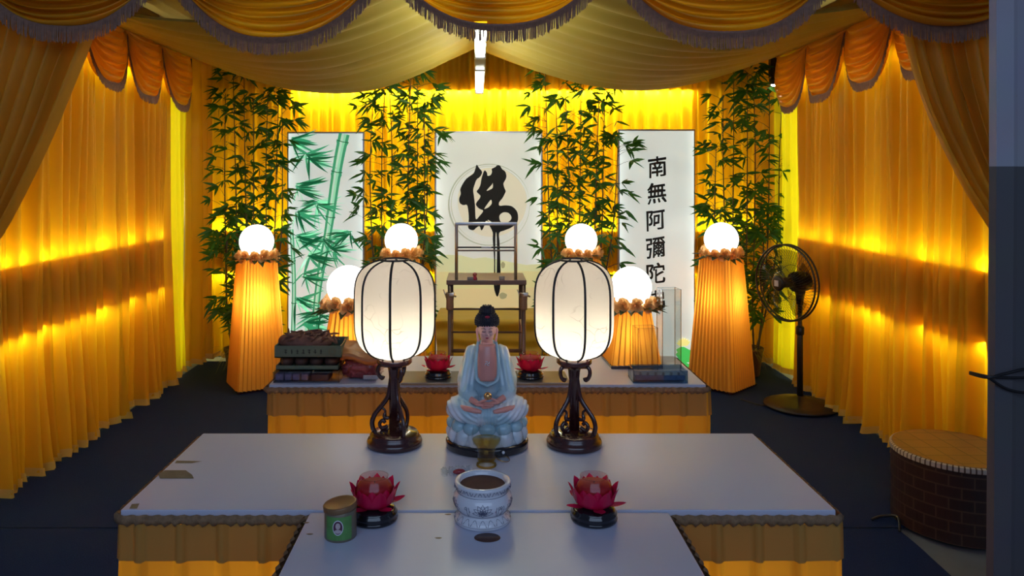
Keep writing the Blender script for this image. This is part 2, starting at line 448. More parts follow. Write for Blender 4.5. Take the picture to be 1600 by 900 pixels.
# ---------------------------------------------------------------- swags with fringe
def swag(label, p0, p1, drop, nrm, bulge, nf, m, fringe_len, group, seed, ripple=.040, ex=2.3, fr_dz=0, name='swag'):
    p0, p1, nrm = Vector(p0), Vector(p1), Vector(nrm)
    W = (p1 - p0).length
    root = thing(name, label, 'swag', tuple((p0 + p1) / 2), 0, group)
    c = (p0 + p1) / 2
    rnd = random.Random(seed); ph = rnd.uniform(0, 6)
    sk = rnd.uniform(-.06, .06)
    def f(u, v):
        e = 2 * u - 1
        s = 1 - abs(e) ** ex
        g = max(0.0, math.sin(PI * u))
        vv = v + sk * math.sin(2 * PI * u) * v * (1 - v)
        d = .02 + (drop - .02) * vv
        fold = math.sin(2 * PI * nf * (vv ** 1.15) + ph + 1.2 * noise.noise(Vector((u * 2.5, vv * 2, seed))))
        tipspread = (1 - g) * .035 * (vv - .5)
        q = p0 + (p1 - p0) * (u * (1 - .0) ) - c
        off = bulge * g * math.sin(PI * (.15 + .75 * vv)) + ripple * g ** .5 * fold * (.35 + .65 * vv)
        q = q + nrm * (off + .01)
        q.z += -d * s - tipspread + .008 * g * math.cos(2 * PI * nf * vv + ph)
        return tuple(q)
    bm = N_(); grid(bm, f, 60, nf * 10)
    obj('swag_cloth', bm, m, root)
    # fringe: braid band and hanging strands
    bm = N_()
    n = int(W * 1.5 / .006)
    arc = [Vector(f(i / 200, 1)) for i in range(201)]
    acc = [0]
    for i in range(200): acc.append(acc[-1] + (arc[i + 1] - arc[i]).length)
    def at(s):
        s *= acc[-1]; lo = 0
        import bisect
        i = min(199, max(0, bisect.bisect(acc, s) - 1)); t = (s - acc[i]) / max(1e-9, acc[i + 1] - acc[i])
        return arc[i].lerp(arc[i + 1], t), (arc[i + 1] - arc[i]).normalized()
    def fb(u, v):
        p, t = at(u); p = p + nrm * (.006 + .002 * math.sin(u * 400)); return (p.x, p.y, p.z + .006 - (fringe_len * .42) * v)
    grid(bm, fb, 120, 2)
    for k in range(n):
        u = (k + .5) / n; p, t = at(u); p = p + nrm * .008
        ln = fringe_len * rnd.uniform(.86, 1.06); jx = rnd.uniform(-.25, .25) * .01; hw = .0022
        tt = Vector((t.x, t.y, 0)); tt = tt.normalized() if tt.length > .01 else Vector((nrm.y, nrm.x, 0))
        a = p - tt * hw + Vector((0, 0, -.004)); b = p + tt * hw + Vector((0, 0, -.004))
        dn = Vector((0, 0, -ln)) + tt * jx * 2
        v = [bm.verts.new(a), bm.verts.new(b), bm.verts.new(b + dn + nrm * .004), bm.verts.new(a + dn + nrm * .004), bm.verts.new(p + nrm * .006), bm.verts.new(p + dn + nrm * .008)]
        bm.faces.new((v[0], v[4], v[5], v[3])); bm.faces.new((v[4], v[1], v[2], v[5]))
    obj('fringe', bm, M['fringe'], root)
    return root
YV = 3.3
names = ['leftmost', 'second', 'middle', 'fourth', 'rightmost']
labels = ['gold satin swag with mauve fringe above the left front drape, leftmost of the front row',
          'gold satin swag with mauve fringe, second of the front row from the left',
          'gold satin swag in the middle of the front row, lit by the tube lamp behind',
          'gold satin swag with mauve fringe, second of the front row from the right',
          'gold satin swag ending at the grey pillar, rightmost of the front row']
cx = [122, 437, 762, 1120, 1462]; bot = [42, 62, 46, 60, 44]
edges = [-45, 262, 606, 950, 1305, 1640]
for i in range(5):
    e0, e1 = edges[i], edges[i + 1]
    zt = PZ(-55, YV); zb = PZ(bot[i], YV)
    swag(labels[i], (PX(e0 + 4, YV), YV - .02 * (i % 2), zt), (PX(e1 - 4, YV), YV - .02 * (i % 2), zt), zt - zb, (0, -1, 0), .10, 8, M['swag'], .072, 'front swags', 11 + i)
# rail that carries the front swags
bm = N_(); box(bm, (0.1, YV + .05, PZ(-75, YV)), (5.3, .05, .07), .004)
tag(obj('valance_rail', bm, M['fringe'], smooth=False), 'straight rail carrying the front row of swags', 'rail')
for side, X, n, ys in (('left', WL + .06, (1, 0, 0), (4.72, 5.28, 5.84)), ('right', WR - .06, (-1, 0, 0), (4.10, 4.68, 5.26, 5.82))):
    nm = {'left': ['nearest the front opening', 'middle one', 'nearest the back corner'], 'right': ['half hidden behind the front drape', 'the widest seen beside the drape', 'second from the back corner', 'behind the bamboo tips at the corner']}[side]
    for k, y in enumerate(ys):
        zt = 2.585; zb = 2.20 - .012 * k
        swag('orange gold swag on the %s side curtain, %s' % (side, nm[k]), (X, y - .29, zt), (X, y + .29, zt), zt - zb, n, .09, 7, M['side_swag'], .05, '%s side swags' % side, 30 + k + (9 if side == 'left' else 0), ripple=.030, ex=3.2)
    bm = N_()
    def hf(u, v):
        y = 3.5 + 2.95 * u; d = .03 + .006 * math.sin(y * 170)
        return (X + n[0] * d, y, 2.675 - .10 * v + .004 * math.sin(y * 34) * v)
    grid(bm, hf, 700, 3)
    o = obj('pleated_header', bm, M['side_swag'])
    tag(o, 'finely pleated gold heading band above the %s side swags' % side, 'valance')

# sagging ceiling cloths
def ceiling_cloth(label, xe, xr, ze, zr, sag, seed, pk):
    bm = N_()
    def f(u, v):
        x = xe + (xr - xe) * u; y = 3.36 + (6.04 - 3.36) * v
        z = ze + (zr - ze) * u
        s = max(0.0, math.sin(PI * u ** pk))
        z -= sag * s * (1 + .0 * v)
        z += (.016 * math.sin(y * 24 + 1.8 * noise.noise(Vector((u * 2, v * 3, seed)))+ u * 2) + .02 * noise.noise(Vector((u * 2.2, y * 5, seed)))+ .008 * noise.noise(Vector((u * 3.0, y * 17, seed)))) * (.25 + s)
        return (x, y, z)
    grid(bm, f, 50, 200)
    return tag(obj('ceiling_drape', bm, M['ceiling_cloth']), label, 'ceiling cloth')
ceiling_cloth('olive gold cloth sagging from the ridge to the left eaves', WL + .04, -.012, 2.60, 2.64, .33, 2.2, 1.08)
ceiling_cloth('olive gold cloth sagging from the ridge to the right eaves', WR - .04, .012, 2.60, 2.64, .30, 7.7, 1.05)

# tube lamps along the ridge
def tube_lamp(label, y0, y1, z):
    r = thing('tube_lamp', label, 'lamp', (.02, (y0 + y1) / 2, z), 0, 'ridge tube lamps')
    L = y1 - y0
    bm = N_(); box(bm, (0, 0, .05), (.05, L + .04, .04), .005); obj('housing', bm, M['steel'], r, False)
    bm = N_(); tube(bm, [(0, -L / 2, 0), (0, L / 2, 0)], .03, 20); obj('tube', bm, M['tube'], r)
    for s in (-1, 1):
        bm = N_(); box(bm, (0, s * (L / 2 + .02), .01), (.07, .04, .10), .008); obj('end_cap', bm, M['steel'], r, False)
        bm = N_(); tube(bm, [(0, s * L * .4, .07), (0, s * L * .4, 2.72 - z)], .004, 6); obj('hanger', bm, M['steel'], r)
    return r
tube_lamp('lit tube lamp hanging under the ridge near the back curtain', 4.72, 5.92, 2.31)
tube_lamp('lit tube lamp under the ridge just behind the middle front swag', 3.45, 4.50, 2.36)
# corner spot lamps on dark hangers
M['spot'] = glow('spot_lens', (1, .97, .9), 30)
for X, Y, lab in ((PX(292, 6.3), 6.3, 'small lit spot lamp on a dark hanger in the back left corner'), (PX(1209, 6.1), 6.1, 'small lit spot lamp on a dark hanger in the back right corner')):
    zz = PZ(130, Y)
    r = thing('spot_lamp', lab, 'lamp', (X, Y, zz), 0, 'corner spot lamps')
    bm = N_(); box(bm, (0, 0, .17), (.07, .05, .24), .004); obj('hanger', bm, M['black'], r, False)
    bm = N_(); lathe(bm, [(.02, .05), (.035, .03), (.035, -.005), (.028, -.012)], 20); obj('lamp_head', bm, M['black'], r)
    bm = N_(); ball(bm, (0, 0, -.014), (.022, .022, .012), 2); obj('bulb', bm, M['spot'], r)
# ---------------------------------------------------------------- tables with skirts
def table(label, x0, x1, y0, y1, seed, patches=(), lit=0):
    cx, cy, z = (x0 + x1) / 2, (y0 + y1) / 2, .75
    r = thing('table', label, 'table', (cx, cy, 0))
    w, d = x1 - x0, y1 - y0
    bm = N_(); box(bm, (0, 0, z - .009), (w, d, .018), .0025); obj('tabletop', bm, M['top'], r, False)
    bm = N_(); box(bm, (0, 0, z - .024), (w - .006, d - .006, .012)); obj('edge_board', bm, M['edge_wood'], r, False)
    per = [(-w/2, d/2), (-w/2, -d/2), (w/2, -d/2), (w/2, d/2), (-w/2, d/2)]
    segs = []; tot = 0
    for i in range(4):
        L = math.dist(per[i], per[i + 1]); segs.append((tot, L, per[i], per[i + 1])); tot += L
    def pos(s):
        s = s % tot
        for t0, L, a, b in segs:
            if s <= t0 + L + 1e-9:
                t = (s - t0) / L; dx, dy = (b[0] - a[0]) / L, (b[1] - a[1]) / L
                return a[0] + (b[0] - a[0]) * t, a[1] + (b[1] - a[1]) * t, -dy * -1, dx * -1, min(s - t0, t0 + L - s)
    np_ = max(8, round(tot / .105))
    def fold(s, v, k=1.0):
        ph = s / tot * np_
        t = ph - math.floor(ph)
        b = 1.0 if t < .16 else (1 - (t - .16) / .05 if t < .21 else 0)
        b = max(b, 1 - t / .0001 if t < .0001 else 0)
        if t > .95: b = (t - .95) / .05
        soft = .5 + .5 * math.sin(ph * 2 * PI + 1.5 * noise.noise(Vector((ph, v * 2, seed))))
        return (b * (1 - v) + (b * .35 + soft * .9) * v) * k
    def skirt_f(ztop, zbot, base, amp, vv0, vv1):
        def f(u, v):
            s = u * tot * .99999; x, y, nx, ny, e = pos(s)
            nx, ny = (x / (w/2), 0) if abs(abs(x) - w/2) < abs(abs(y) - d/2) else (0, y / (d/2))
            V = vv0 + (vv1 - vv0) * v
            o = base + amp * fold(s, V) + .02 * V * (1 if e > .02 else .5) + .006 * noise.noise(Vector((s * 6, V * 3, seed)))
            return (x + nx * o, y + ny * o, ztop + (zbot - ztop) * v)
        return f
    bm = N_(); grid(bm, skirt_f(z - .03, .02, .002, .014, 0, 1), int(tot / .008), 16); obj('skirt', bm, M['skirt'], r)
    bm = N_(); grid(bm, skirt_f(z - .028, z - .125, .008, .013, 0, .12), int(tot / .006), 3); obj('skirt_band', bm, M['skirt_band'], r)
    def tf(u, v):
        s = u * tot * .99999; x, y, nx, ny, e = pos(s)
        nx, ny = (x / (w/2), 0) if abs(abs(x) - w/2) < abs(abs(y) - d/2) else (0, y / (d/2))
        o = .012 + .004 * math.sin(s * 190) + .010 * math.sin(PI * v)
        return (x + nx * o, y + ny * o, z - .008 - .026 * v - .004 * v * math.sin(s * 260))
    bm = N_(); grid(bm, tf, int(tot / .008), 3); obj('lace_trim', bm, M['trim'], r)
    for q in patches:
        bm = N_(); vs = [bm.verts.new((a - cx, b - cy, z + .0007)) for a, b in q]; bm.faces.new(vs); 
        o = obj('worn_patch', bm, M['edge_wood'], r, False)
    if lit:
        for k in (-1, 0, 1) if w > 1.2 else (0,):
            bulb('added_skirt_glow', (cx + k * w * .32, cy + .05, .38), lit / 3 if w > 1.2 else lit / 2, (1, .74, .42), .05)  # warm point lights added under the tabletop to make the skirt glow
    return r
def tp(px, py): 
    Y = 1003 / (py - 280); return (PX(px, Y), Y)
M['edge_wood']
t1p = [[tp(250, 748), tp(247, 741), tp(258, 735), tp(290, 735), tp(300, 742), tp(303, 748)],
       [tp(273, 724), tp(276, 720), tp(316, 721), tp(300, 724)],
       [tp(202, 795), tp(206, 788), tp(218, 787), tp(214, 795)]]
T1 = table('wide pale table holding the statue and the two paper lanterns, with gold skirt', -.915, .922, 1.94, 2.526, 1.1, t1p, lit=10)
T2 = table('small pale table nearest the viewer, under the incense burner', -.425, .489, 1.31, 1.925, 3.1, (), lit=0)
T3 = table('pale table at the back carrying trays, red candles and vases', -.86, .948, 3.125, 3.632, 6.1, (), lit=6)

# ---------------------------------------------------------------- paper lanterns on carved stands
M['paper'] = None
def paper_mat():
    m = cloth('lantern_paper', (.80, .74, .68), (.98, .86, .72), .62, .6); nt = m.node_tree; N = nt.nodes; L = nt.links
    tc = N.new('ShaderNodeTexCoord'); vo = N.new('ShaderNodeTexVoronoi'); vo.feature = 'DISTANCE_TO_EDGE'; vo.inputs['Scale'].default_value = 13
    nz = N.new('ShaderNodeTexNoise'); nz.inputs['Scale'].default_value = 9; nz.inputs['Detail'].default_value = 2
    mxv = N.new('ShaderNodeMix'); mxv.data_type = 'VECTOR'; mxv.inputs['Factor'].default_value = .22
    L.new(tc.outputs['Object'], nz.inputs['Vector']); L.new(tc.outputs['Object'], mxv.inputs['A']); L.new(nz.outputs['Color'], mxv.inputs['B'])
    L.new(mxv.outputs['Result'], vo.inputs['Vector'])
    cr = N.new('ShaderNodeValToRGB'); cr.color_ramp.elements[0].position = .0; cr.color_ramp.elements[1].position = .022
    cr.color_ramp.elements[0].color = (.42, .33, .25, 1); cr.color_ramp.elements[1].color = (.97, .90, .80, 1)
    L.new(vo.outputs['Distance'], cr.inputs[0])
    n2 = N.new('ShaderNodeTexNoise'); n2.inputs['Scale'].default_value = 7; L.new(tc.outputs['Object'], n2.inputs['Vector'])
    c2 = N.new('ShaderNodeValToRGB'); c2.color_ramp.elements[0].position = .42; c2.color_ramp.elements[1].position = .5
    L.new(n2.outputs['Fac'], c2.inputs[0])
    mx = N.new('ShaderNodeMix'); mx.data_type = 'RGBA'; L.new(c2.outputs[0], mx.inputs['Factor']); mx.inputs['B'].default_value = (.97, .90, .80, 1); L.new(cr.outputs[0], mx.inputs['A'])
    for n in N:
        if n.type == 'BSDF_TRANSLUCENT': L.new(mx.outputs['Result'], n.inputs['Color'])
    return m
M['paper'] = paper_mat()
def shade_prof(n=28):
    R, z0, z1 = .127, .278, .592; cz, h = (z0 + z1) / 2, (z1 - z0) / 2
    P = []
    for i in range(n + 1):
        t = -1 + 2 * i / n
        z = math.sin(t * PI / 2)
        r = R * (1 - abs(z) ** 4.2) ** (1 / 2.3) if abs(z) < 1 else 0
        P.append((max(r, .046), cz + h * z))
    return P
def lantern(label, x, y, rz, rib_rot):
    r = thing('paper_lantern', label, 'lantern', (x, y, .75), rz, 'paper lanterns')
    bm = N_(); lathe(bm, [(.080, 0), (.088, .003), (.089, .014), (.085, .022), (.078, .025), (.079, .034), (.073, .042), (.045, .047), (.018, .05)], 48); obj('base', bm, M['dark_wood'], r)
    bm = N_(); lathe(bm, [(.016, .045), (.016, .21), (.018, .235), (.022, .25), (.050, .258), (.056, .264), (.056, .276), (.046, .281)], 32,
                     wob=lambda a, z: 1 + (.10 * math.cos(6 * a) if z < .24 else 0)); obj('post', bm, M['dark_wood'], r)
    for k in range(3):
        a = PI + k * 2 * PI / 3
        ca, sa = math.cos(a), math.sin(a)
        def P3(L): return [Vector((q * ca, q * sa, zz)) for q, zz in L]
        bm = N_()
        tube(bm, spline(P3([(.010, .215), (.016, .175), (.024, .148), (.045, .120), (.064, .095), (.072, .070), (.066, .045), (.048, .030), (.030, .036), (.020, .052)]), 6), [.008] * 55, 8, flat=.8)
        tube(bm, spline(P3([(.022, .060), (.040, .052), (.048, .066), (.038, .078), (.030, .070)]), 6), [.006] * 25, 8)
        tube(bm, spline(P3([(.018, .085), (.032, .088), (.030, .108), (.040, .118)]), 6), [.0065] * 10 + [.004] * 9, 8)
        obj('scroll_bracket', bm, M['dark_wood'], r)
        bm = N_()
        tube(bm, spline(P3([(.020, .252), (.046, .254), (.054, .240), (.050, .222), (.040, .212), (.036, .220)]), 6), [.0065] * 31, 8)
        obj('hook_bracket', bm, M['dark_wood'], r)
    P = shade_prof()
    bm = N_()
    def wb(aa, z): return 1 - .012 * abs(math.sin(4 * (aa - rib_rot)))
    lathe(bm, P, 96, caps=False, wob=wb); sh = obj('shade', bm, M['paper'], r)
    for k in range(8):
        a = rib_rot + k * PI / 4
        bm = N_(); tube(bm, [(q * math.cos(a) * 1.004, q * math.sin(a) * 1.004, z) for q, z in P], .0040, 6); obj('rib', bm, M['black_rib'], sh)
    bm = N_(); torus(bm, (0, 0, P[-1][1]), .046, .003); obj('top_ring', bm, M['black_rib'], sh)
    bm = N_(); ball(bm, (0, 0, .345), (.018, .018, .024), 2); lathe(bm, [(.012, .28), (.012, .325)], 12)
    obj('bulb', bm, M['tube'], r)
    bulb('lantern_bulb_light', (0, 0, .338), 1.6, (1, .84, .66), .028, r)
    return r
lantern('lit paper lantern on a carved dark stand, left of the statue', PX(616.5, 2.42), 2.42, 0, -PI / 2 + .0)
lantern('lit paper lantern on a carved dark stand, right of the statue', PX(897, 2.415), 2.415, math.radians(30), -PI / 2 + .14 - math.radians(30))

# ---------------------------------------------------------------- globe lamps on pleated pedestals
def rose_bm(s, seed):
    rnd = random.Random(seed); bm = N_()
    for k in range(13):
        a = k * 2.4; lay = k / 13
        tilt = .15 + 1.1 * lay; R = s * (.25 + .75 * lay)
        def f(u, v):
            e = (u - .5) * 2
            rr = R * (.15 + v * .75) ; ww = R * .62 * math.sin(PI * min(1, .15 + v * .72)) * e
            hh = s * (.75 - .25 * lay) * v ** .8 - s * .25 * lay * v * v + s * .10 * math.sin(e * 5 + k) * v
            x = rr * math.sin(tilt) ; y = ww
            return (x * math.cos(a) - y * math.sin(a), x * math.sin(a) + y * math.cos(a), hh + R * .2 * e * e)
        grid(bm, f, 6, 5)
    return bm
def pleat_cone(bm, s0, s1, z0, z1, npl, amp):   # the lapped third of every pleat is doubled cloth
    def f(u, v):
        q = (u * 4) % 4; k = min(3, int(q)); t = q - k
        if u >= 1: k, t = 3, 1
        s = s0 + (s1 - s0) * v
        cs = [(-1, -1), (1, -1), (1, 1), (-1, 1), (-1, -1)]
        x = (cs[k][0] + (cs[k+1][0] - cs[k][0]) * t) * s / 2; y = (cs[k][1] + (cs[k+1][1] - cs[k][1]) * t) * s / 2
        nx, ny = [(0, -1), (1, 0), (0, 1), (-1, 0)][k]
        ph = t * npl; ph -= math.floor(ph)
        o = amp * (ph if ph < .8 else (1 - ph) * 4) * min(1, t * 12, (1 - t) * 12)
        return (x + nx * o, y + ny * o, z0 + (z1 - z0) * v)
    grid(bm, f, 4 * npl * 6, 8); bm.faces.ensure_lookup_table()
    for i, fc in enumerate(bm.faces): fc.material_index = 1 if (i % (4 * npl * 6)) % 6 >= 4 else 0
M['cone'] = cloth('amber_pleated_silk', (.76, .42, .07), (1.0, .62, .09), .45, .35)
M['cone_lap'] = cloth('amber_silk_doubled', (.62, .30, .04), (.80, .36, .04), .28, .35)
def globe_lamp(label, x, y, z, rz, H, s0, s1, rg, npl, nfl, in_e, group):
    r = thing('globe_lamp', label, 'lamp', (x, y, z), rz, group)
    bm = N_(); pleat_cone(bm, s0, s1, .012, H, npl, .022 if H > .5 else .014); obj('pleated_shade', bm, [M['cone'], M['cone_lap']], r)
    bm = N_(); box(bm, (0, 0, .007), (s0 + .02, s0 + .02, .014), .003); obj('base', bm, M['dark_wood'], r, False)
    bm = N_(); box(bm, (0, 0, H + .004), (s1 + .01, s1 + .01, .012), .003); obj('top_plate', bm, M['bronze_leaf'], r, False)
    gz = H + rg * .93
    bm = N_(); ball(bm, (0, 0, gz), rg, 4); obj('globe', bm, M['globe'], r)
    R = rg * .92 + .012; s = rg * .50
    bm = N_()
    for k in range(nfl * 2):
        a = k * PI / nfl + .2
        p = Vector((math.cos(a), math.sin(a), 0))
        q = Vector((-p.y, p.x, 0))
        o = p * R * .8 + Vector((0, 0, H - .005)); tip = p * (R + s * 1.5) + Vector((0, 0, H - s * random.uniform(-.2, .9)))
        mid = (o + tip) / 2 + Vector((0, 0, .01)); ww = s * .38
        V = [bm.verts.new(o), bm.verts.new(mid + q * ww), bm.verts.new(tip), bm.verts.new(mid - q * ww)]
        bm.faces.new(V)
    g = obj('garland_leaves', bm, M['green_leaf'], r)
    base = None
    for k in range(nfl):
        a = 2 * PI * k / nfl + .13
        if base is None:
            base = obj('flower', rose_bm(s, 5), M['petal'], g); fl = base
        else:
            fl = base.copy(); C.objects.link(fl); fl.parent = g
        p = Vector((math.cos(a), math.sin(a), .25)).normalized()
        fl.location = (math.cos(a) * R * .92, math.sin(a) * R * .92, H + .006 + random.uniform(-.004, .010))
        fl.rotation_euler = (p.to_track_quat('Z', 'Y')).to_euler()
        fl.scale = [random.uniform(.85, 1.2)] * 3
    bulb('pedestal_bulb', (0, 0, H * (.68 if H > .5 else .5)), in_e, (1, .72, .35), .03, r)
    return r
Yg = 5.83
globe_lamp('tall lit globe lamp on pleated amber pedestal at far left by the side curtain', PX(401, Yg), Yg, .012, math.radians(31), .985, .36, .235, .131, 11, 12, 8, 'tall globe lamps')
globe_lamp('tall lit globe lamp seen above the left paper lantern', PX(627, Yg), Yg, .012, math.radians(10), 1.0, .36, .235, .128, 11, 12, 4, 'tall globe lamps')
globe_lamp('tall lit globe lamp seen above the right paper lantern', PX(908, Yg), Yg, .012, math.radians(5), 1.005, .36, .235, .124, 11, 12, 4, 'tall globe lamps')
globe_lamp('tall lit globe lamp on pleated amber pedestal at right beside the fan', PX(1127, Yg), Yg, .012, math.radians(44), 1.005, .37, .235, .129, 11, 12, 5, 'tall globe lamps')
globe_lamp('short lit globe lamp at the left end of the back table, behind the trays', PX(544, 3.50), 3.50, .75, math.radians(12), .262, .215, .135, .098, 8, 11, 1.3, 'short globe lamps')
globe_lamp('short lit globe lamp on the back table, left of the clear vases', PX(986, 3.50), 3.50, .75, math.radians(2), .262, .215, .135, .095, 8, 11, 1.3, 'short globe lamps')

# ---------------------------------------------------------------- light boxes
def lightbox(label, x0, x1, y0, Y, em):
    X0, X1 = PX(x0, Y), PX(x1, Y); zt = PZ(y0, Y)
    r = thing('light_box', label, 'light box', ((X0 + X1) / 2, Y, .012)); w = X1 - X0
    bm = N_(); box(bm, (0, .04, zt / 2 + .01), (w, .06, zt - .02), .003); obj('frame', bm, M['steel'], r, False)
    bm = N_(); box(bm, (0, .005, zt / 2 + .01), (w - .03, .012, zt - .05)); f = obj('lit_panel', bm, em, r, False)
    return r, w, zt
def boxglow(name, col, s, seed, edge):
    m = bpy.data.materials.new(name); m.use_nodes = True; nt = m.node_tree; N = nt.nodes; L = nt.links; p = N['Principled BSDF']
    p.inputs['Base Color'].default_value = (.6, .6, .6, 1); p.inputs['Roughness'].default_value = .4
    tc = N.new('ShaderNodeTexCoord'); nz = N.new('ShaderNodeTexNoise'); nz.inputs['Scale'].default_value = 1.6; nz.inputs['Detail'].default_value = 1
    mp = N.new('ShaderNodeMapping'); mp.inputs['Location'].default_value = (seed, 0, seed); mp.inputs['Scale'].default_value = (1.4, 0, 2.2)
    L.new(tc.outputs['Object'], mp.inputs[0]); L.new(mp.outputs[0], nz.inputs['Vector'])
    # lamps sit along the two side edges of the box, so it gives more light there
    g = N.new('ShaderNodeSeparateXYZ'); L.new(tc.outputs['Generated'], g.inputs[0])
    a = N.new('ShaderNodeMath'); a.operation = 'SUBTRACT'; a.inputs[1].default_value = .5; L.new(g.outputs['X'], a.inputs[0])
    b = N.new('ShaderNodeMath'); b.operation = 'ABSOLUTE'; L.new(a.outputs[0], b.inputs[0])
    c = N.new('ShaderNodeMath'); c.operation = 'POWER'; c.inputs[1].default_value = 7; L.new(b.outputs[0], c.inputs[0])
    d = N.new('ShaderNodeMath'); d.operation = 'MULTIPLY_ADD'; d.inputs[1].default_value = 128 * edge; L.new(c.outputs[0], d.inputs[0]); 
    e = N.new('ShaderNodeMath'); e.operation = 'MULTIPLY_ADD'; e.inputs[1].default_value = s * .5; e.inputs[2].default_value = s * .78; L.new(nz.outputs['Fac'], e.inputs[0]); L.new(e.outputs[0], d.inputs[2])
    p.inputs['Emission Color'].default_value = (*col, 1); L.new(d.outputs[0], p.inputs['Emission Strength'])
    return m
YB = 6.33
LB1, w1, h1 = lightbox('light box printed with green bamboo, leftmost of the three', 448, 569, 208, YB, boxglow('box_glow_a', (.80, .93, .88), .52, 1, .3))
LB2, w2, h2 = lightbox('wide light box with one large black brush character in the centre', 679, 848, 207, YB, boxglow('box_glow_b', (.78, .84, .74), .44, 4, .5))
LB3, w3, h3 = lightbox('light box with a column of black characters, rightmost of the three', 966, 1087, 204, YB, boxglow('box_glow_c', (.80, .92, .86), .52, 9, .35))
def ppx(LB, px, py): return ((px - HX) / F * YB - LB.location.x, PZ(py, YB) - .012)
def pm(name, col, s=.8): return mat(name, col, .7, emit=s, emit_col=col)
G = [pm('print_dark_green', (.006, .10, .04)), pm('print_mid_green', (.04, .28, .14)), pm('print_light_green', (.25, .60, .40)), pm('print_pale_green', (.42, .66, .50))]
rnd = random.Random(21)
def leaf2(bmx, x, z, ang, L, W, y):
    ca, sa = math.cos(ang), math.sin(ang)
    pts = []; n = 6
    for i in range(n + 1):
        t = i / n; pts.append((t, math.sin(PI * min(1, t ** .75)) * .5))
    bend = .12
    up = [(L * t, W * q + bend * L * t * t) for t, q in pts]; dn = [(L * t, -W * q + bend * L * t * t) for t, q in pts[1:-1]][::-1]
    V = [bmx.verts.new((x + a * ca - b * sa, y, z + a * sa + b * ca)) for a, b in up + dn]
    f = bmx.faces.new(V)
    ex = bmesh.ops.extrude_face_region(bmx, geom=[f])
    for v in [g for g in ex['geom'] if isinstance(g, bmesh.types.BMVert)]: v.co.y -= .0004
def cc(px, py):   # print crop coordinates -> panel local
    return ppx(LB1, 440 + px / 2.571, 195 + py / 2.571)
sc1 = YB / F / 2.571
layers = []
for li, (cnt, mm, yy) in enumerate(((90, 3, -.0020), (90, 2, -.0026), (120, 1, -.0042), (90, 0, -.0050))):
    bm = N_()
    cl = [(100, 125), (38, 60), (60, 245), (140, 312), (62, 350), (168, 452), (275, 432), (90, 600), (60, 700), (150, 760), (110, 520), (200, 500), (60, 450), (95, 800)]
    for k in range(cnt):
        c = cl[k % len(cl)]; x, z = cc(c[0] + rnd.uniform(-12, 12), c[1] + rnd.uniform(-12, 12))
        ang = rnd.choice([rnd.uniform(-2.9, -.2), rnd.uniform(-.7, .3), rnd.uniform(2.9, 3.6)]); Lf = rnd.uniform(50, 125) * sc1
        hw = w1 / 2 - .02
        ex = x + math.cos(ang) * Lf * 1.05
        if abs(ex) > hw or abs(x) > hw: 
            ang = PI - ang; ex = x + math.cos(ang) * Lf * 1.05
            if abs(ex) > hw or abs(x) > hw: continue
        leaf2(bm, x, z, ang, Lf, rnd.uniform(.06, .11) * Lf, yy)
    layers.append((bm, mm))
for bm, mm in layers[:2]: obj('bamboo_print', bm, G[mm], LB1, False)
# printed culms
def culm_print(pts, nodes, wds, y, name='culm_print'):
    P = spline([(p[0], 0, p[1]) for p in [cc(*q) for q in pts]], 10); n = len(P) - 1
    strips = ((-1, -.45, 1), (-.45, .0, 2), (.0, .45, 3), (.45, 1, 1))
    for k, (a, b, mi) in enumerate(strips):
        bm = N_()
        def f(u, v):
            i = min(n - 1, int(v * n)); q = P[i].lerp(P[i + 1], v * n - i); t = (P[i + 1] - P[i]).normalized(); s = Vector((-t.z, 0, t.x)) * -1
            W = (wds[0] + (wds[1] - wds[0]) * v) * sc1 / 2
            bul = 1 + sum(.16 * math.exp(-((v - nn) / .008) ** 2) for nn in nodes)
            e = a + (b - a) * u
            return (q.x + s.x * e * W * bul, y, q.z + s.z * e * W * bul)
        grid(bm, f, 1, 120)
        ex = bmesh.ops.extrude_face_region(bm, geom=bm.faces[:]); 
        for v in [g for g in ex['geom'] if isinstance(g, bmesh.types.BMVert)]: v.co.y -= .0004
        obj(name, bm, G[mi], LB1, False)
    for nn in nodes:
        i = int(nn * n); q = P[i]; t = (P[min(n, i + 1)] - P[i - 1]).normalized(); s = Vector((-t.z, 0, t.x)); W = (wds[0] + (wds[1] - wds[0]) * nn) * sc1 / 2 * 1.2
        bm = N_(); tube(bm, [(q - s * W) + Vector((0, y - .0008, 0)), q + Vector((0, y - .0008, -.006)), (q + s * W) + Vector((0, y - .0008, 0))], .0035, 4, flat=.4)
        for v in bm.verts: v.co.y = y - .0012 + (v.co.y - (y - .0008)) * .1
        obj('culm_node_print', bm, G[0], LB1, False)
culm_print([(252, 37), (232, 130), (212, 250), (196, 370), (182, 460), (150, 640), (132, 810)], [.075, .265, .5, .76], (44, 24), -.0034)
culm_print([(40, 420), (48, 560), (50, 700), (46, 850)], [.3, .7], (16, 18), -.0032)
for bm, mm in layers[2:]: obj('bamboo_print', bm, G[mm], LB1, False)

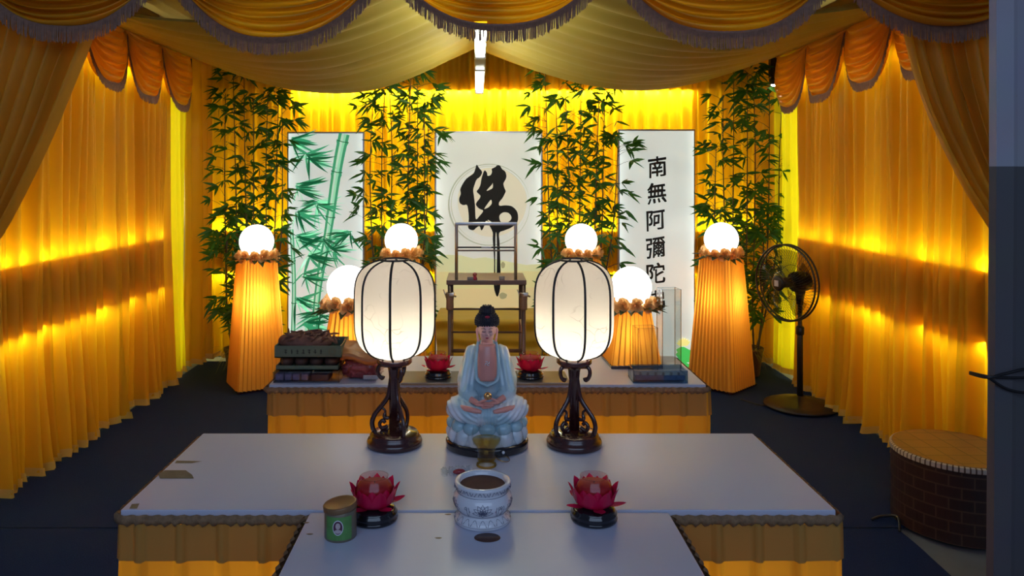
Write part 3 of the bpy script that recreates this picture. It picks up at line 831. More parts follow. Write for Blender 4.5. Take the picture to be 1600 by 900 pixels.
# centre panel: moon disc, rings, hills, large brush character
def cp(px, py): return ppx(LB2, 700 + px / 3.75, 240 + py / 3.75)
def circ(px, py, r, n=64, j=0, sq=1.0):
    x, z = ppx(LB2, px, py); k = YB / F * r
    return [(x + k * math.cos(a) * (1 + j * math.sin(5 * a)), z + k * sq * math.sin(a) * (1 + j * math.cos(3 * a))) for a in [2 * PI * i / n for i in range(n)]]
flat_shape('moon_disc', [circ(769, 316, 54, j=.01)], pm('print_beige', (.50, .47, .36), .85), LB2, Y=-.0018, thick=.0003)
flat_shape('ink_ring', [circ(764, 320, 64), circ(765, 320, 62.6, j=.004)], pm('print_ring', (.36, .38, .30), .7), LB2, Y=-.0018, thick=.0003)
flat_shape('ink_ring', [circ(764, 319, 60), circ(765, 319.6, 59.2, j=.006)], pm('print_ring_b', (.46, .47, .40), .7), LB2, Y=-.0028, thick=.0003)
def hill(pts, col, y):
    L = [ppx(LB2, a, b) for a, b in pts]; hw = w2 / 2 - .016
    L = [(max(-hw, min(hw, a)), b) for a, b in L]
    flat_shape('hill_print', [L], pm('print_hill', col, .8), LB2, Y=y, thick=.0003)
hill([(680, 400), (700, 398), (720, 399), (740, 404), (758, 402), (775, 405), (800, 410), (822, 414), (848, 412), (848, 640), (680, 640)], (.48, .50, .28), -.0019)
hill([(680, 425), (715, 424), (745, 428), (775, 425), (805, 423), (848, 424), (848, 640), (680, 640)], (.50, .47, .22), -.0028)
hill([(680, 452), (740, 450), (790, 452), (848, 448), (848, 640), (680, 640)], (.52, .44, .22), -.0037)
outer = [(168,65),(182,84),(200,108),(188,135),(168,152),(156,182),(148,212),(152,250),(158,300),(160,345),(164,385),(184,366),(206,335),(182,322),(164,300),(170,282),(184,265),(190,248),(182,238),(168,222),(180,205),(190,182),(196,148),(204,120),(215,98),(228,112),(232,130),(250,125),(258,106),(256,90),(275,80),(290,68),(306,72),(316,90),(335,105),(342,130),(338,150),(325,175),(330,200),(338,220),(330,240),(318,262),(300,285),(302,305),(335,303),(372,308),(400,332),(410,362),(406,400),(372,432),(330,450),(300,465),(302,520),(305,600),(308,700),(305,790),(290,838),(275,810),(268,760),(270,640),(266,560),(262,500),(262,462),(245,425),(232,395),(218,400),(210,430),(195,450),(185,425),(165,435),(150,448),(130,445),(118,430),(122,380),(118,330),(110,300),(90,302),(70,290),(65,265),(75,235),(72,210),(85,180),(105,150),(130,130),(150,115),(160,90)]
holes = [[(226,218),(240,200),(258,180),(262,172),(262,200),(245,212)], [(213,322),(233,292),(252,270),(256,292),(240,312),(222,322)], [(302,362),(322,345),(350,346),(368,362),(371,382),(354,400),(330,406),(312,402),(302,385)], [(279,470),(284,470),(287,560),(285,700),(281,775),(277,700),(277,560)], [(232,388),(246,394),(256,404),(244,408)]]
flat_shape('brush_character', [[cp(*q) for q in outer]] + [[cp(*q) for q in h] for h in holes], M['ink'], LB2, Y=-.0052, thick=.0004, smooth_pts=3)
for c in ((786, 414, 3.2, 5), (786, 462, 6, 5)):
    flat_shape('ink_smudge', [circ(c[0], c[1], c[2], 20, .08, c[3] / c[2])], pm('print_smudge', (.30, .29, .15), .7), LB2, Y=-.0050, thick=.0003)
# right panel: six characters
for ch, (px, py) in zip('南無阿彌陀佛', ((1027, 263), (1026, 304), (1024, 346), (1024, 389), (1024, 430), (1024, 472))):
    x, z = ppx(LB3, px, py)
    text_mesh('brush_character', ch, .185, M['ink'], LB3, (x, -.0022, z), bold=.0032, thick=.0004, sx=.92, wob=.045)
# lotus print low on the right panel
bm = N_()
for k, (px, py, r_) in enumerate(((1072, 556, 15), (1060, 575, 18), (1080, 590, 14), (1066, 548, 9))):
    x, z = ppx(LB3, px, py); rr = r_ * YB / F
    V = [bm.verts.new((min(w3 / 2 - .016, x + rr * math.cos(a) * (1 + .12 * math.sin(5 * a))), -.0022 - .0008 * k, z + rr * .7 * math.sin(a))) for a in [2 * PI * i / 28 for i in range(28)]]
    bm.faces.new(V)
obj('lotus_leaf_print', bm, pm('print_leaf_green', (.06, .50, .10), .9), LB3, False)
bm = N_()
for k in range(7):
    x, z = ppx(LB3, 1068, 540); leaf2(bm, x, z, .5 + k * .36, .07, .03, -.006 - k * .0006)
obj('lotus_flower_print', bm, pm('print_lotus_yellow', (.75, .72, .25), .9), LB3, False)
# ---------------------------------------------------------------- seated statue on a lotus throne
M['skin'] = mat('painted_skin', (.72, .30, .25), .3, coat=.3, noise_scale=8, noise_amt=.06)
M['face'] = mat('painted_face', (.82, .42, .36), .3, coat=.3)
M['hair'] = mat('black_curls', (.010, .010, .022), .45)
M['red_paint'] = mat('red_paint', (.42, .02, .05), .4)
M['gold_paint'] = mat('gold_paint', (.75, .42, .16), .25, .9)
def robe_mat(name, blue_top=.5):
    """white porcelain with broad pale-blue glaze washes"""
    m = mat(name, (.64, .66, .74), .16, coat=.5); nt = m.node_tree; N = nt.nodes; L = nt.links; p = N['Principled BSDF']
    tc = N.new('ShaderNodeTexCoord'); nz = N.new('ShaderNodeTexNoise'); nz.inputs['Scale'].default_value = 11; nz.inputs['Detail'].default_value = 1
    L.new(tc.outputs['Object'], nz.inputs['Vector'])
    cr = N.new('ShaderNodeValToRGB'); e = cr.color_ramp.elements
    e[0].position = .36; e[0].color = (.74, .74, .80, 1); e[1].position = blue_top + .12; e[1].color = (.38, .54, .62, 1)
    L.new(nz.outputs['Fac'], cr.inputs[0]); L.new(cr.outputs[0], p.inputs['Base Color']); return m
M['robe'] = robe_mat('pale_blue_robe', .42); M['white_petal'] = robe_mat('white_lotus_glaze', .8)
M['blue_petal'] = mat('blue_lotus_glaze', (.34, .52, .60), .15, coat=.5, noise_scale=12, noise_amt=.25)
s_ = 2.40 / F
def sz(py): return (690 - py) * s_
ST = thing('buddha_statue', 'porcelain statue seated in a pale blue robe on a lotus throne between the paper lanterns', 'statue', (PX(761, 2.40), 2.405, .75))
bm = N_(); lathe(bm, [(.124, 0), (.131, .004), (.132, .022), (.128, .029), (.118, .031)], 64, sy=.86); obj('plinth', bm, M['gloss_black'], ST)
def petal_bm(bmx, c, a, w, h, bulge, tipz, lean, sy, seed=0):
    """one upright lotus petal as a cupped closed shell"""
    ca, sa = math.cos(a), math.sin(a)
    def f(sgn):
        def g(u, v):
            e = 2 * u - 1; prof = math.sin(PI * min(1, .12 + .88 * v) ** .9) ** .6 if v < 1 else 0
            prof = (math.sin(PI * (0.10 + .90 * v)) ** .55) if v < .999 else 0.0
            t = e * w / 2 * prof
            r = c + lean * v + bulge * math.sin(PI * v) * (1 - e * e * .8) * (1 if sgn > 0 else .45)
            z = tipz * v
            return (ca * r - sa * t, (sa * r + ca * t) * sy, z)
        return g
    grid(bmx, f(1), 8, 10); grid(bmx, f(-1), 8, 10)
    return
# lotus tiers
bm = N_(); lathe(bm, [(.122, .028), (.120, .045), (.106, .075), (.104, .09), (.112, .10), (.108, .112), (.09, .118)], 64, sy=.86); obj('throne_core', bm, M['white_petal'], ST)
for k in range(15):
    bm = N_(); a = 2 * PI * (k + .5) / 15
    petal_bm(bm, .1235, a, .048, .06, .016, .058, -.019, .86)
    bmesh.ops.translate(bm, vec=(0, 0, .030), verts=bm.verts); obj('lower_petal', bm, M['white_petal'], ST)
for k in range(13):
    bm = N_(); a = 2 * PI * k / 13 - PI / 2
    ball(bm, (.106 * math.cos(a), .106 * math.sin(a) * .86, .082), (.0265, .024, .0225), 3, Matrix.Rotation(a + PI / 2, 3, 'Z'))
    for v in bm.verts:
        d = v.co.z - .082
        if d < -.012: v.co.x *= .985; v.co.y *= .985
    obj('blue_petal', bm, M['blue_petal'], ST)
bm = N_()
for k in range(46):
    a = 2 * PI * k / 46; ball(bm, (.098 * math.cos(a), .098 * math.sin(a) * .86, .106), .0045, 1)
obj('stamen_beads', bm, M['blue_petal'], ST)
# robe body: one continuous surface
bm = N_()
ball(bm, (0, .012, .225), (.070, .050, .085)); ball(bm, (0, .012, .280), (.062, .042, .045))
ball(bm, (-.042, .010, .296), (.028, .031, .026)); ball(bm, (.042, .010, .296), (.028, .031, .026))
ball(bm, (0, .020, .318), (.030, .022, .024))
for s in (-1, 1):
    tube(bm, spline([(s * .045, .008, .300), (s * .053, .004, .255), (s * .060, -.008, .205), (s * .060, -.030, .178), (s * .038, -.055, .162)], 6), [.026, .027, .028, .029, .030, .031, .032, .033, .034, .035, .036, .036, .036, .035, .034, .033, .032, .031, .030, .028, .026, .024, .022, .020, .018], 14)
    tube(bm, spline([(s * .030, -.010, .140), (s * .080, -.028, .140), (s * .098, -.045, .136), (s * .060, -.070, .126), (0, -.078, .122), (-s * .03, -.075, .12)], 6), [.032] * 31, 14)
    ball(bm, (s * .088, -.028, .138), (.032, .044, .031))
ball(bm, (0, -.025, .130), (.095, .062, .026)); ball(bm, (0, -.060, .116), (.060, .024, .016))
o = obj('robe', bm, M['robe'], ST); remesh(o, .0028, 6)
for v in o.data.vertices:      # carved folds
    x, y, z = v.co; f = 0
    if z > .19 and y < .02: f = .0016 * math.sin((abs(x) * 330) + z * 60) * min(1, max(0, (abs(x) - .030) * 60))
    elif z < .165:
        r = math.hypot(x, (z - .20) * 1.0); f = .0017 * math.sin(r * 420 + x * 30) * (1 if y < 0 else 0)
        if abs(x) < .03: f = .0022 * math.sin(x * 620)
    v.co += v.normal * f
# collar bands and chest
bm = N_()
def chest(u, v):
    x = (-.0305 + .061 * u) * (1 - .10 * (v > .9)); z = .327 - .110 * v
    e = 2 * u - 1
    return (x * (.86 + .14 * min(1, v * 3)), -.044 + .014 * e * e + .010 * (1 - v) - .006 * math.sin(PI * v), z)
grid(bm, chest, 14, 20)
ex = bmesh.ops.extrude_face_region(bm, geom=bm.faces[:])
for v in [g for g in ex['geom'] if isinstance(g, bmesh.types.BMVert)]: v.co.y += .02
obj('chest', bm, M['skin'], ST)
for s in (-1, 1):
    bm = N_(); tube(bm, spline([(s * .027, .006, .333), (s * .031, -.020, .321), (s * .0345, -.038, .290), (s * .0345, -.047, .240), (s * .030, -.052, .222), (s * .012, -.056, .212), (-s * .004, -.056, .206)], 6), [.0052] * 37, 8); obj('collar_band', bm, M['blue_petal'], ST)
bm = N_()
for (x, z) in ((-.006, 0), (.006, 0), (0, .006), (0, -.006)):
    tube(bm, [(x, -.0525, .276 + z), (x * .2, -.0528, .276 + z * .2)], .0011, 6)
for a, b in (((-.006, 0), (-.006, -.006)), ((.006, 0), (.006, .006)), ((0, .006), (-.006, .006)), ((0, -.006), (.006, -.006))):
    tube(bm, [(a[0], -.0525, .276 + a[1]), (b[0], -.0525, .276 + b[1])], .0011, 6)
obj('chest_emblem', bm, M['white_ceramic'], ST)
# head: one continuous surface (skull, jaw, nose, long ears, neck)
bm = N_()
ball(bm, (0, .002, .372), (.0290, .030, .031)); ball(bm, (0, -.006, .354), (.0225, .023, .021)); ball(bm, (0, -.011, .343), (.012, .013, .010))
tube(bm, [(0, .006, .345), (0, .006, .330), (0, .005, .312)], [.0175, .0190, .027], 16)
tube(bm, [(0, -.0275, .374), (0, -.0305, .366), (0, -.0325, .360)], [.0026, .0032, .0042], 8)
for s in (-1, 1):
    ball(bm, (s * .0035, -.0300, .3595), (.0026, .0028, .0022), 2)
    ball(bm, (s * .0125, -.0235, .3625), (.0085, .006, .008), 2)
    ball(bm, (s * .0110, -.0262, .3725), (.0065, .0035, .0032), 2)
    tube(bm, spline([(s * .0285, .000, .378), (s * .0325, .002, .370), (s * .0315, .001, .358), (s * .0290, -.002, .343), (s * .0270, -.002, .333)], 5), [.0038] * 8 + [.0034] * 6 + [.0042] * 7, 8, flat=1)
o = obj('head', bm, M['face'], ST); remesh(o, .0014, 3)
bm = N_()
for s in (-1, 1): tube(bm, spline([(s * .0050, -.0302, .3700), (s * .0105, -.0302, .3687), (s * .0165, -.0268, .3702)], 5), [.0004] + [.0008] * 9 + [.0004], 6)
obj('closed_eye', bm, M['hair'], ST)
bm = N_()
for s in (-1, 1): tube(bm, spline([(s * .0048, -.0302, .3775), (s * .0110, -.0295, .3810), (s * .0185, -.0245, .3785)], 5), [.0005] + [.0008] * 9 + [.0004], 6)
obj('eyebrow', bm, M['dark_steel'], ST)
bm = N_(); ball(bm, (0, -.0290, .3508), (.0062, .0026, .0013), 2); ball(bm, (0, -.0285, .3488), (.0046, .0026, .0015), 2); obj('lips', bm, M['red_paint'], ST)
bm = N_(); ball(bm, (0, -.0296, .3865), (.0014, .001, .0014), 2); obj('forehead_dot', bm, M['red_paint'], ST)
bm = N_()
rr = random.Random(2)
ball(bm, (0, .0085, .3965), (.0372, .0345, .0335), 4); ball(bm, (0, .008, .428), (.0235, .0225, .020), 3)
o = obj('hair', bm, M['hair'], ST)
for v in list(o.data.vertices):
    pass
bm = bmesh.new(); bm.from_mesh(o.data)
for v in bm.verts:
    if v.co.z < .386 and v.co.y < -.005: v.co.y = max(v.co.y, -.004); v.co.z = max(v.co.z, .374)
    v.co.z = max(v.co.z, .366)
for ring in range(7):
    z = .388 + ring * .0062
    R = .0372 * math.sqrt(max(.05, 1 - ((z - .3965) / .0335) ** 2))
    n = int(R * 2 * PI / .0078)
    for k in range(n):
        a = 2 * PI * k / n + ring * .5
        if z < .388 and math.sin(a) < -.2: continue
        ball(bm, (R * math.cos(a), .0085 + R * .93 * math.sin(a), z), .0040, 1)
for ring in range(4):
    z = .427 + ring * .006; R = .0235 * math.sqrt(max(.05, 1 - ((z - .428) / .020) ** 2)); n = int(R * 2 * PI / .0078)
    for k in range(n):
        a = 2 * PI * k / n + ring * .4; ball(bm, (R * math.cos(a), .008 + R * .95 * math.sin(a), z), .0038, 1)
bm.to_mesh(o.data); bm.free()
bm = N_(); ball(bm, (.001, -.0255, .4155), (.0085, .004, .0042), 2); obj('red_hair_jewel', bm, M['red_paint'], ST)
# hands in the lap, one over the other, each with palm, four fingers and thumb
for s, nm in ((-1, 'hand'), (1, 'hand')):
    bm = N_(); zb = .158 + (.006 if s > 0 else 0)
    ball(bm, (s * .022, -.088, zb), (.016, .011, .0055), 3)
    tube(bm, [(s * .052, -.070, zb + .012), (s * .040, -.078, zb + .007), (s * .028, -.086, zb + .002)], [.010, .009, .008], 12)
    for k in range(4):
        ln = (.026, .030, .028, .021)[k]; y0 = -.0815 - k * .0052; z0 = zb - .001 - k * .0018
        tube(bm, spline([(s * .018, y0, z0), (s * .008, y0 - .0020, z0 - .0005), (-s * (ln - .016), y0 - .0015, z0 + .0005), (-s * (ln - .009), y0 + .0005, z0 + .002)], 4), [.0029] * 5 + [.0026] * 4 + [.0023] * 3 + [.0018], 8)
    tube(bm, spline([(s * .030, -.090, zb + .004), (s * .020, -.094, zb + .011), (s * .010, -.095, zb + .015), (s * .003, -.094, zb + .016)], 4), [.0042] * 4 + [.0035] * 5 + [.0029] * 4, 8)
    o = obj(nm, bm, M['skin'], ST); remesh(o, .0011, 2)
# pink inner cloth / feet line in the lap
for s in (-1, 1):
    bm = N_(); tube(bm, spline([(s * .100, -.050, .150), (s * .080, -.078, .147), (s * .050, -.098, .145), (s * .018, -.104, .140)], 5), [.002, .004, .005, .006, .007, .008, .0085, .009, .009, .009, .009, .008, .008, .007, .006, .005], 10, flat=1.0); obj('foot', bm, M['skin'], ST)
bm = N_(); ball(bm, (.001, -.096, .187), (.0125, .0125, .012), 3); obj('golden_pearl', bm, M['gold_paint'], ST)

# ---------------------------------------------------------------- red lotus candle lamps
def lotus_lamp(label, x, y, rz, k=1.0, tilt=0):
    r = thing('lotus_candle', label, 'candle holder', (x, y, .75), rz, 'red lotus candles'); r.scale = (k, k, k)
    bm = N_(); lathe(bm, [(.052, 0), (.060, .002), (.061, .008), (.057, .011), (.059, .015), (.060, .021), (.055, .024), (.056, .028), (.050, .033), (.03, .036)], 40); obj('base', bm, M['gloss_black'], r)
    for (n, L, R0, el0, el1, W, off) in ((9, .058, .052, .1, 1.15, .040, 0), (9, .056, .0505, .45, 1.5, .038, .35), (5, .048, .050, -.10, .35, .030, .15)):
        for i in range(n):
            a = 2 * PI * i / n + off; bm = N_(); ca, sa = math.cos(a), math.sin(a)
            def f(u, v):
                e = 2 * u - 1; th = el0 + (el1 - el0) * v
                if el1 > 1: rr = R0 - .020 * (1 - min(1, v * 2.6)) ** 2 + (.016 * v * v if el0 < .3 else .004 * v); z = .036 + L * v ** 1.1
                else: rr = R0 - .015 + L * v; z = .038 + .016 * v * v - .004 * v
                ww = W / 2 * (math.sin(PI * min(.999, .18 + .80 * v)) ** .8 if v < .985 else .02) * e
                rr -= .25 * abs(ww) * (1 if el1 > 1 else 0)
                z += .3 * abs(ww) * (1 if el1 < 1 else .1)
                return (rr * ca - ww * sa, rr * sa + ww * ca, z)
            grid(bm, f, 6, 9); obj('petal', bm, M['lotus_red'], r)
    bm = N_(); lathe(bm, [(.020, .040), (.036, .050), (.045, .066), (.047, .080), (.043, .091), (.041, .0935)], 36); obj('wax', bm, M['wax'], r)
    bm = N_(); lathe(bm, [(.022, .038), (.038, .048), (.048, .066), (.0485, .082), (.043, .095), (.036, .104), (.034, .110), (.036, .113)], 40, caps=False); obj('glass_cup', bm, M['lotus_glass'], r)
    bm = N_(); torus(bm, (0, 0, .113), .036, .0014); obj('rim', bm, M['glass'], r)
    bm = N_(); tube(bm, [(0, 0, .09), (.001, 0, .099)], .0010, 6); obj('wick', bm, M['black'], r)
    return r
Yf = 1003 / (811 - 280)
lotus_lamp('red lotus candle holder on black base, at the front left beside the tin', PX(585, Yf), Yf, .2, .96)
lotus_lamp('red lotus candle holder on black base, at the front right straddling the table seam', PX(928, Yf), Yf, .9, .96)
Yk = 1003 / (594 - 280)
SL = .012
a1 = lotus_lamp('red lotus candle holder on the back table, left of the statue', PX(684.5, Yk), Yk, 1.4, .93); a1.location.z += SL
a2 = lotus_lamp('red lotus candle holder on the back table, right of the statue', PX(828.5, Yk), Yk, 2.2, .93); a2.location.z += SL
# grey runner slab below the two back candles
bm = N_(); box(bm, (0, 0, .0055), (.70, .19, .011), .003)
o = obj('serving_slab', bm, mat('grey_stone_slab', (.20, .20, .18), .18, noise_scale=9, noise_amt=.2, coat=.3), smooth=False, loc=(PX(758, 3.15), 3.205, .751)); tag(o, 'grey polished slab at the front edge of the back table under two red candles', 'tray')

# ---------------------------------------------------------------- incense burner
def burner_mat():
    m = mat('inked_ceramic', (.60, .62, .70), .18, coat=.5); nt = m.node_tree; N = nt.nodes; L = nt.links; p = N['Principled BSDF']
    tc = N.new('ShaderNodeTexCoord'); vo = N.new('ShaderNodeTexVoronoi'); vo.feature = 'DISTANCE_TO_EDGE'; vo.inputs['Scale'].default_value = 95
    nz = N.new('ShaderNodeTexNoise'); nz.inputs['Scale'].default_value = 22; L.new(tc.outputs['Object'], vo.inputs['Vector']); L.new(tc.outputs['Object'], nz.inputs['Vector'])
    c1 = N.new('ShaderNodeValToRGB'); c1.color_ramp.elements[0].position = .05; c1.color_ramp.elements[1].position = .14; L.new(vo.outputs['Distance'], c1.inputs[0])
    c2 = N.new('ShaderNodeValToRGB'); c2.color_ramp.elements[0].position = .50; c2.color_ramp.elements[1].position = .56; c2.color_ramp.elements[0].color = (1, 1, 1, 1); c2.color_ramp.elements[1].color = (0, 0, 0, 1); L.new(nz.outputs['Fac'], c2.inputs[0])
    mxx = N.new('ShaderNodeMath'); mxx.operation = 'MAXIMUM'; L.new(c1.outputs[0], mxx.inputs[0]); L.new(c2.outputs[0], mxx.inputs[1])
    mx = N.new('ShaderNodeMix'); mx.data_type = 'RGBA'; mx.inputs['A'].default_value = (.16, .17, .26, 1); mx.inputs['B'].default_value = (.62, .64, .72, 1); L.new(mxx.outputs[0], mx.inputs['Factor'])
    L.new(mx.outputs['Result'], p.inputs['Base Color']); return m
BU = thing('incense_burner', 'white ceramic incense bowl with slate lotus drawing in the middle of the front table', 'incense burner', (PX(754, 1.885), 1.885, .75)); BU.scale = (1, 1, .88)
bm = N_(); lathe(bm, [(.060, 0), (.069, .002), (.0705, .008), (.0705, .012), (.066, .020), (.058, .028), (.057, .031), (.063, .037), (.071, .050), (.074, .062), (.072, .075), (.066, .084), (.062, .089), (.064, .094), (.066, .097), (.068, .104), (.070, .108), (.0695, .113), (.064, .115), (.060, .114), (.057, .106), (.056, .100)], 64, caps=True); obj('bowl', bm, M['white_ceramic'], BU)
bm = N_(); lathe(bm, [(.0, .102), (.03, .1035), (.0565, .102)], 40, caps=False, wob=lambda a, z: 1 + .0 * a); obj('ash', bm, M['ash'], BU)
def on_bowl(a, z):
    pr = [(.058, .028), (.057, .031), (.063, .037), (.071, .050), (.074, .062), (.072, .075), (.066, .084)]
    r = .07
    for i in range(len(pr) - 1):
        if pr[i][1] <= z <= pr[i + 1][1]: r = pr[i][0] + (pr[i + 1][0] - pr[i][0]) * (z - pr[i][1]) / (pr[i + 1][1] - pr[i][1])
    return Vector(((r + .0003) * math.sin(a), -(r + .0003) * math.cos(a), z))
def draw(name, curves, rad, parent, m):
    bm = N_()
    for L in curves: tube(bm, [on_bowl(a, z) for a, z in L], rad, 5)
    return obj(name, bm, m, parent)
def petal2(ca, cz, ang, L, W, n=10):
    pts = []
    for i in range(n + 1):
        t = i / n; pts.append((L * t, W * math.sin(PI * t ** .8)))
    for i in range(n, -1, -1):
        t = i / n; pts.append((L * t, -W * math.sin(PI * t ** .8)))
    k = 1 / .074
    return [(ca + (a * math.sin(ang) + b * math.cos(ang)) * k, cz + a * math.cos(ang) - b * math.sin(ang)) for a, b in pts]
C_ = []
for a0 in (0, -1.25, 1.25, 2.5, -2.5):
    for i in range(7):
        an = -1.5 + i * .5; C_.append(petal2(a0, .050, an, .026, .0060))
    for i in range(4):
        an = -.75 + i * .5; C_.append(petal2(a0, .050, an, .018, .0045))
    for i in range(5):
        an = -1.9 + i * .95 + PI; C_.append(petal2(a0, .050, an, .012, .0034))
    if a0 in (0, 1.25, -2.5):
        for s in (-1, 1):
            C_.append([(a0 + s * (.44 + .18 * t + .03 * math.sin(t * 14)), .050 + .014 * math.sin(t * 9) + .002) for t in [i / 16 for i in range(17)]])
            C_.append([(a0 + s * (.58 + .06 * (1 - t) * math.cos(t * 9)), .060 + .007 * (1 - t) * math.sin(t * 9)) for t in [i / 16 for i in range(17)]])
draw('lotus_drawing', C_, .00055, BU, M['blue_ink'])
bm = N_()
torus(bm, (0, 0, .0870), .0640, .0007, n=64, m=5); torus(bm, (0, 0, .0365), .0627, .0006, n=64, m=5)
torus(bm, (0, 0, .0100), .0706, .0005, n=64, m=5)
obj('ink_line', bm, M['blue_ink'], BU)
bm = N_()
for k in range(20):
    a = 2 * PI * k / 20
    P = []
    for i in range(9):
        t = i / 8; e = (t - .5) * .26; z = .0135 + .013 * math.sin(PI * t); r = .0700 - (z - .0135) * .85
        P.append(((r + .0008) * math.cos(a + e), (r + .0008) * math.sin(a + e), z))
    tube(bm, P, .0006, 5)
obj('petal_line', bm, M['blue_ink'], BU)
bm = N_()
for k in range(40):
    a = 2 * PI * k / 40; 
    P = [((.0690 + .0012 * math.sin(PI * t)) * math.cos(a + .12 * t), (.0690 + .0012 * math.sin(PI * t)) * math.sin(a + .12 * t), .101 + .005 * math.sin(t * 5 + k * 1.7)) for t in [0, .25, .5, .75, 1]]
    tube(bm, P, .0007, 5)
obj('rim_scroll', bm, M['blue_ink'], BU)

# glass oil lamp, its lid and the wrapped sweet
Yg2 = 1003 / (728 - 280)
GL = thing('oil_glass', 'footed glass of golden oil standing behind the incense bowl', 'glass', (PX(760, Yg2), Yg2, .75))
bm = N_(); lathe(bm, [(.024, 0), (.030, .002), (.029, .010), (.020, .016), (.021, .022), (.026, .026), (.027, .045), (.030, .056), (.040, .068), (.0445, .082), (.044, .098), (.0405, .112), (.0395, .118)], 40, caps=False)
bmesh.ops.translate(bm, vec=(0, 0, 0), verts=bm.verts); obj('glass_bowl', bm, M['glass'], GL)
bm = N_(); lathe(bm, [(.016, .020), (.0235, .028), (.0245, .045), (.028, .058), (.038, .070), (.0415, .079), (.0412, .080)], 36); obj('oil', bm, M['oil'], GL)
bm = N_(); torus(bm, (0, 0, .022), .023, .004, m=8); torus(bm, (0, 0, .004), .027, .0035); obj('foot_ring', bm, M['oil'], GL)
Yl = 1003 / (719 - 280)
o = thing('lamp_lid_glass', 'small glass lid with a knob lying beside the oil glass', 'lid', (PX(785, Yl), Yl, .7505), -.3)
bm = N_(); lathe(bm, [(.022, 0), (.023, .002), (.019, .008), (.008, .013), (.004, .014)], 32); 
for v in bm.verts: v.co = Matrix.Rotation(.25, 3, 'Y') @ v.co; v.co.z += .004
obj('lid_dome', bm, M['acrylic'], o)
bm = N_(); ball(bm, (.003, 0, .023), (.005, .005, .005), 2); obj('knob', bm, M['white_ceramic'], o)
bm = N_(); torus(bm, (0, 0, 0), .0225, .0013, n=36, m=6, M4=Matrix.Rotation(.25, 3, 'Y')); bmesh.ops.translate(bm, vec=(0, 0, .006), verts=bm.verts); obj('rim', bm, M['gold_paint'], o)
Yw = 1003 / (741 - 280)
o = thing('wrapped_sweet', 'sweet in clear twisted wrapper lying left of the oil glass', 'sweet', (PX(713, Yw), Yw, .75), .25)
bm = N_(); ball(bm, (.008, 0, .007), (.018, .010, .007), 3); obj('sweet', bm, M['wax'], o)
bm = N_()
def wr(u, v):
    x = -.045 + .09 * u; k = .010 + .005 * abs(math.sin(u * 14)); a = 2 * PI * v
    pin = .35 if .18 < u < .26 or .76 < u < .84 else 1
    return (x, math.cos(a) * k * 1.25 * pin, .010 + math.sin(a) * k * .8 * pin + .0015 * math.sin(u * 60 + v * 20))
grid(bm, wr, 40, 14); obj('wrapper', bm, M['acrylic'], o)
# tin with tilted lid
TI = thing('incense_tin', 'round tin with a green portrait label and brown lid at front left', 'tin', (PX(532, 1.80), 1.80, .75), .15)
bm = N_(); lathe(bm, [(.0365, 0), (.0378, .002), (.0378, .066), (.0365, .068)], 48); obj('body', bm, mat('tin_side', (.20, .17, .12), .35, .3, noise_scale=30), TI)
bm = N_()
def lb(u, v):
    a = -PI / 2 - .98 + 1.75 * u; return (.0383 * math.cos(a), .0383 * math.sin(a), .006 + .054 * v)
grid(bm, lb, 24, 4); obj('green_label', bm, mat('green_label', (.10, .26, .07), .35, noise_scale=35, noise_amt=.4), TI)
def lab_oval(nm, rx, rz_, off, m, cz=.036):
    bm = N_(); n = 36; a0 = -PI / 2 - .13
    def P(k, q): 
        a = a0 + q * rx / .0383 * math.cos(2 * PI * k / n); return (off * math.cos(a), off * math.sin(a), cz + q * rz_ * math.sin(2 * PI * k / n))
    c = bm.verts.new(P(0, 0)); R = [bm.verts.new(P(k, 1)) for k in range(n)]; R2 = [bm.verts.new(P(k, .5)) for k in range(n)]
    for k in range(n):
        bm.faces.new((c, R2[k], R2[(k + 1) % n])); bm.faces.new((R2[k], R[k], R[(k + 1) % n], R2[(k + 1) % n]))
    return obj(nm, bm, m, TI)
lab_oval('label_oval', .0125, .0175, .0386, M['white_ceramic']); lab_oval('label_oval_dark', .0108, .0155, .0389, mat('plum_ink', (.10, .03, .06), .4))
lab_oval('label_portrait_head', .0055, .0075, .0392, mat('portrait_pale', (.5, .42, .44), .5), .040); lab_oval('label_portrait_shoulder', .0085, .0045, .0392, bpy.data.materials['portrait_pale'], .0275)
bm = N_(); lathe(bm, [(.0388, 0), (.0398, .001), (.0398, .012), (.0385, .0135), (.034, .0125), (.001, .0125)], 48)
R_ = Matrix.Rotation(-.13, 3, 'Y')
for v in bm.verts: v.co = R_ @ v.co + Vector((0, 0, .0665))
obj('lid', bm, mat('brown_lid', (.24, .13, .06), .35, .2, noise_scale=12, noise_amt=.3), TI)
Ys = 1003 / (840.5 - 280)
bm = N_(); lathe(bm, [(.030, 0), (.0312, .0006), (.0305, .0012), (.001, .0014)], 40, sy=.74)
o = obj('oval_plaque', bm, mat('brown_plaque', (.08, .035, .025), .4, noise_scale=60), loc=(PX(761.5, Ys), Ys, .7502)); tag(o, 'small brown oval plaque lying in front of the incense bowl', 'plaque')
bm = N_()
for k in range(13):
    tube(bm, [(-.024 + k * .0037, -.001 - .0015 * (k % 2), .0016), (-.0225 + k * .0037, .0025 - .002 * (k % 3), .0016)], .0004, 4)
obj('plaque_lettering', bm, M['gold_paint'], o)
# little nicks on the front table top
for k, (px, py) in enumerate(((685, 841), (484, 835), (478, 817), (700, 804))):
    q = tp(px, py); n = 9
    bm = N_(); bm.faces.new([bm.verts.new((q[0] - T2.location.x + .008 * math.cos(2 * PI * i / n) * (1 + .3 * math.sin(i * 2)), q[1] - T2.location.y + .004 * math.sin(2 * PI * i / n), .7506)) for i in range(n)])
    obj('worn_patch', bm, M['edge_wood'], T2, False)
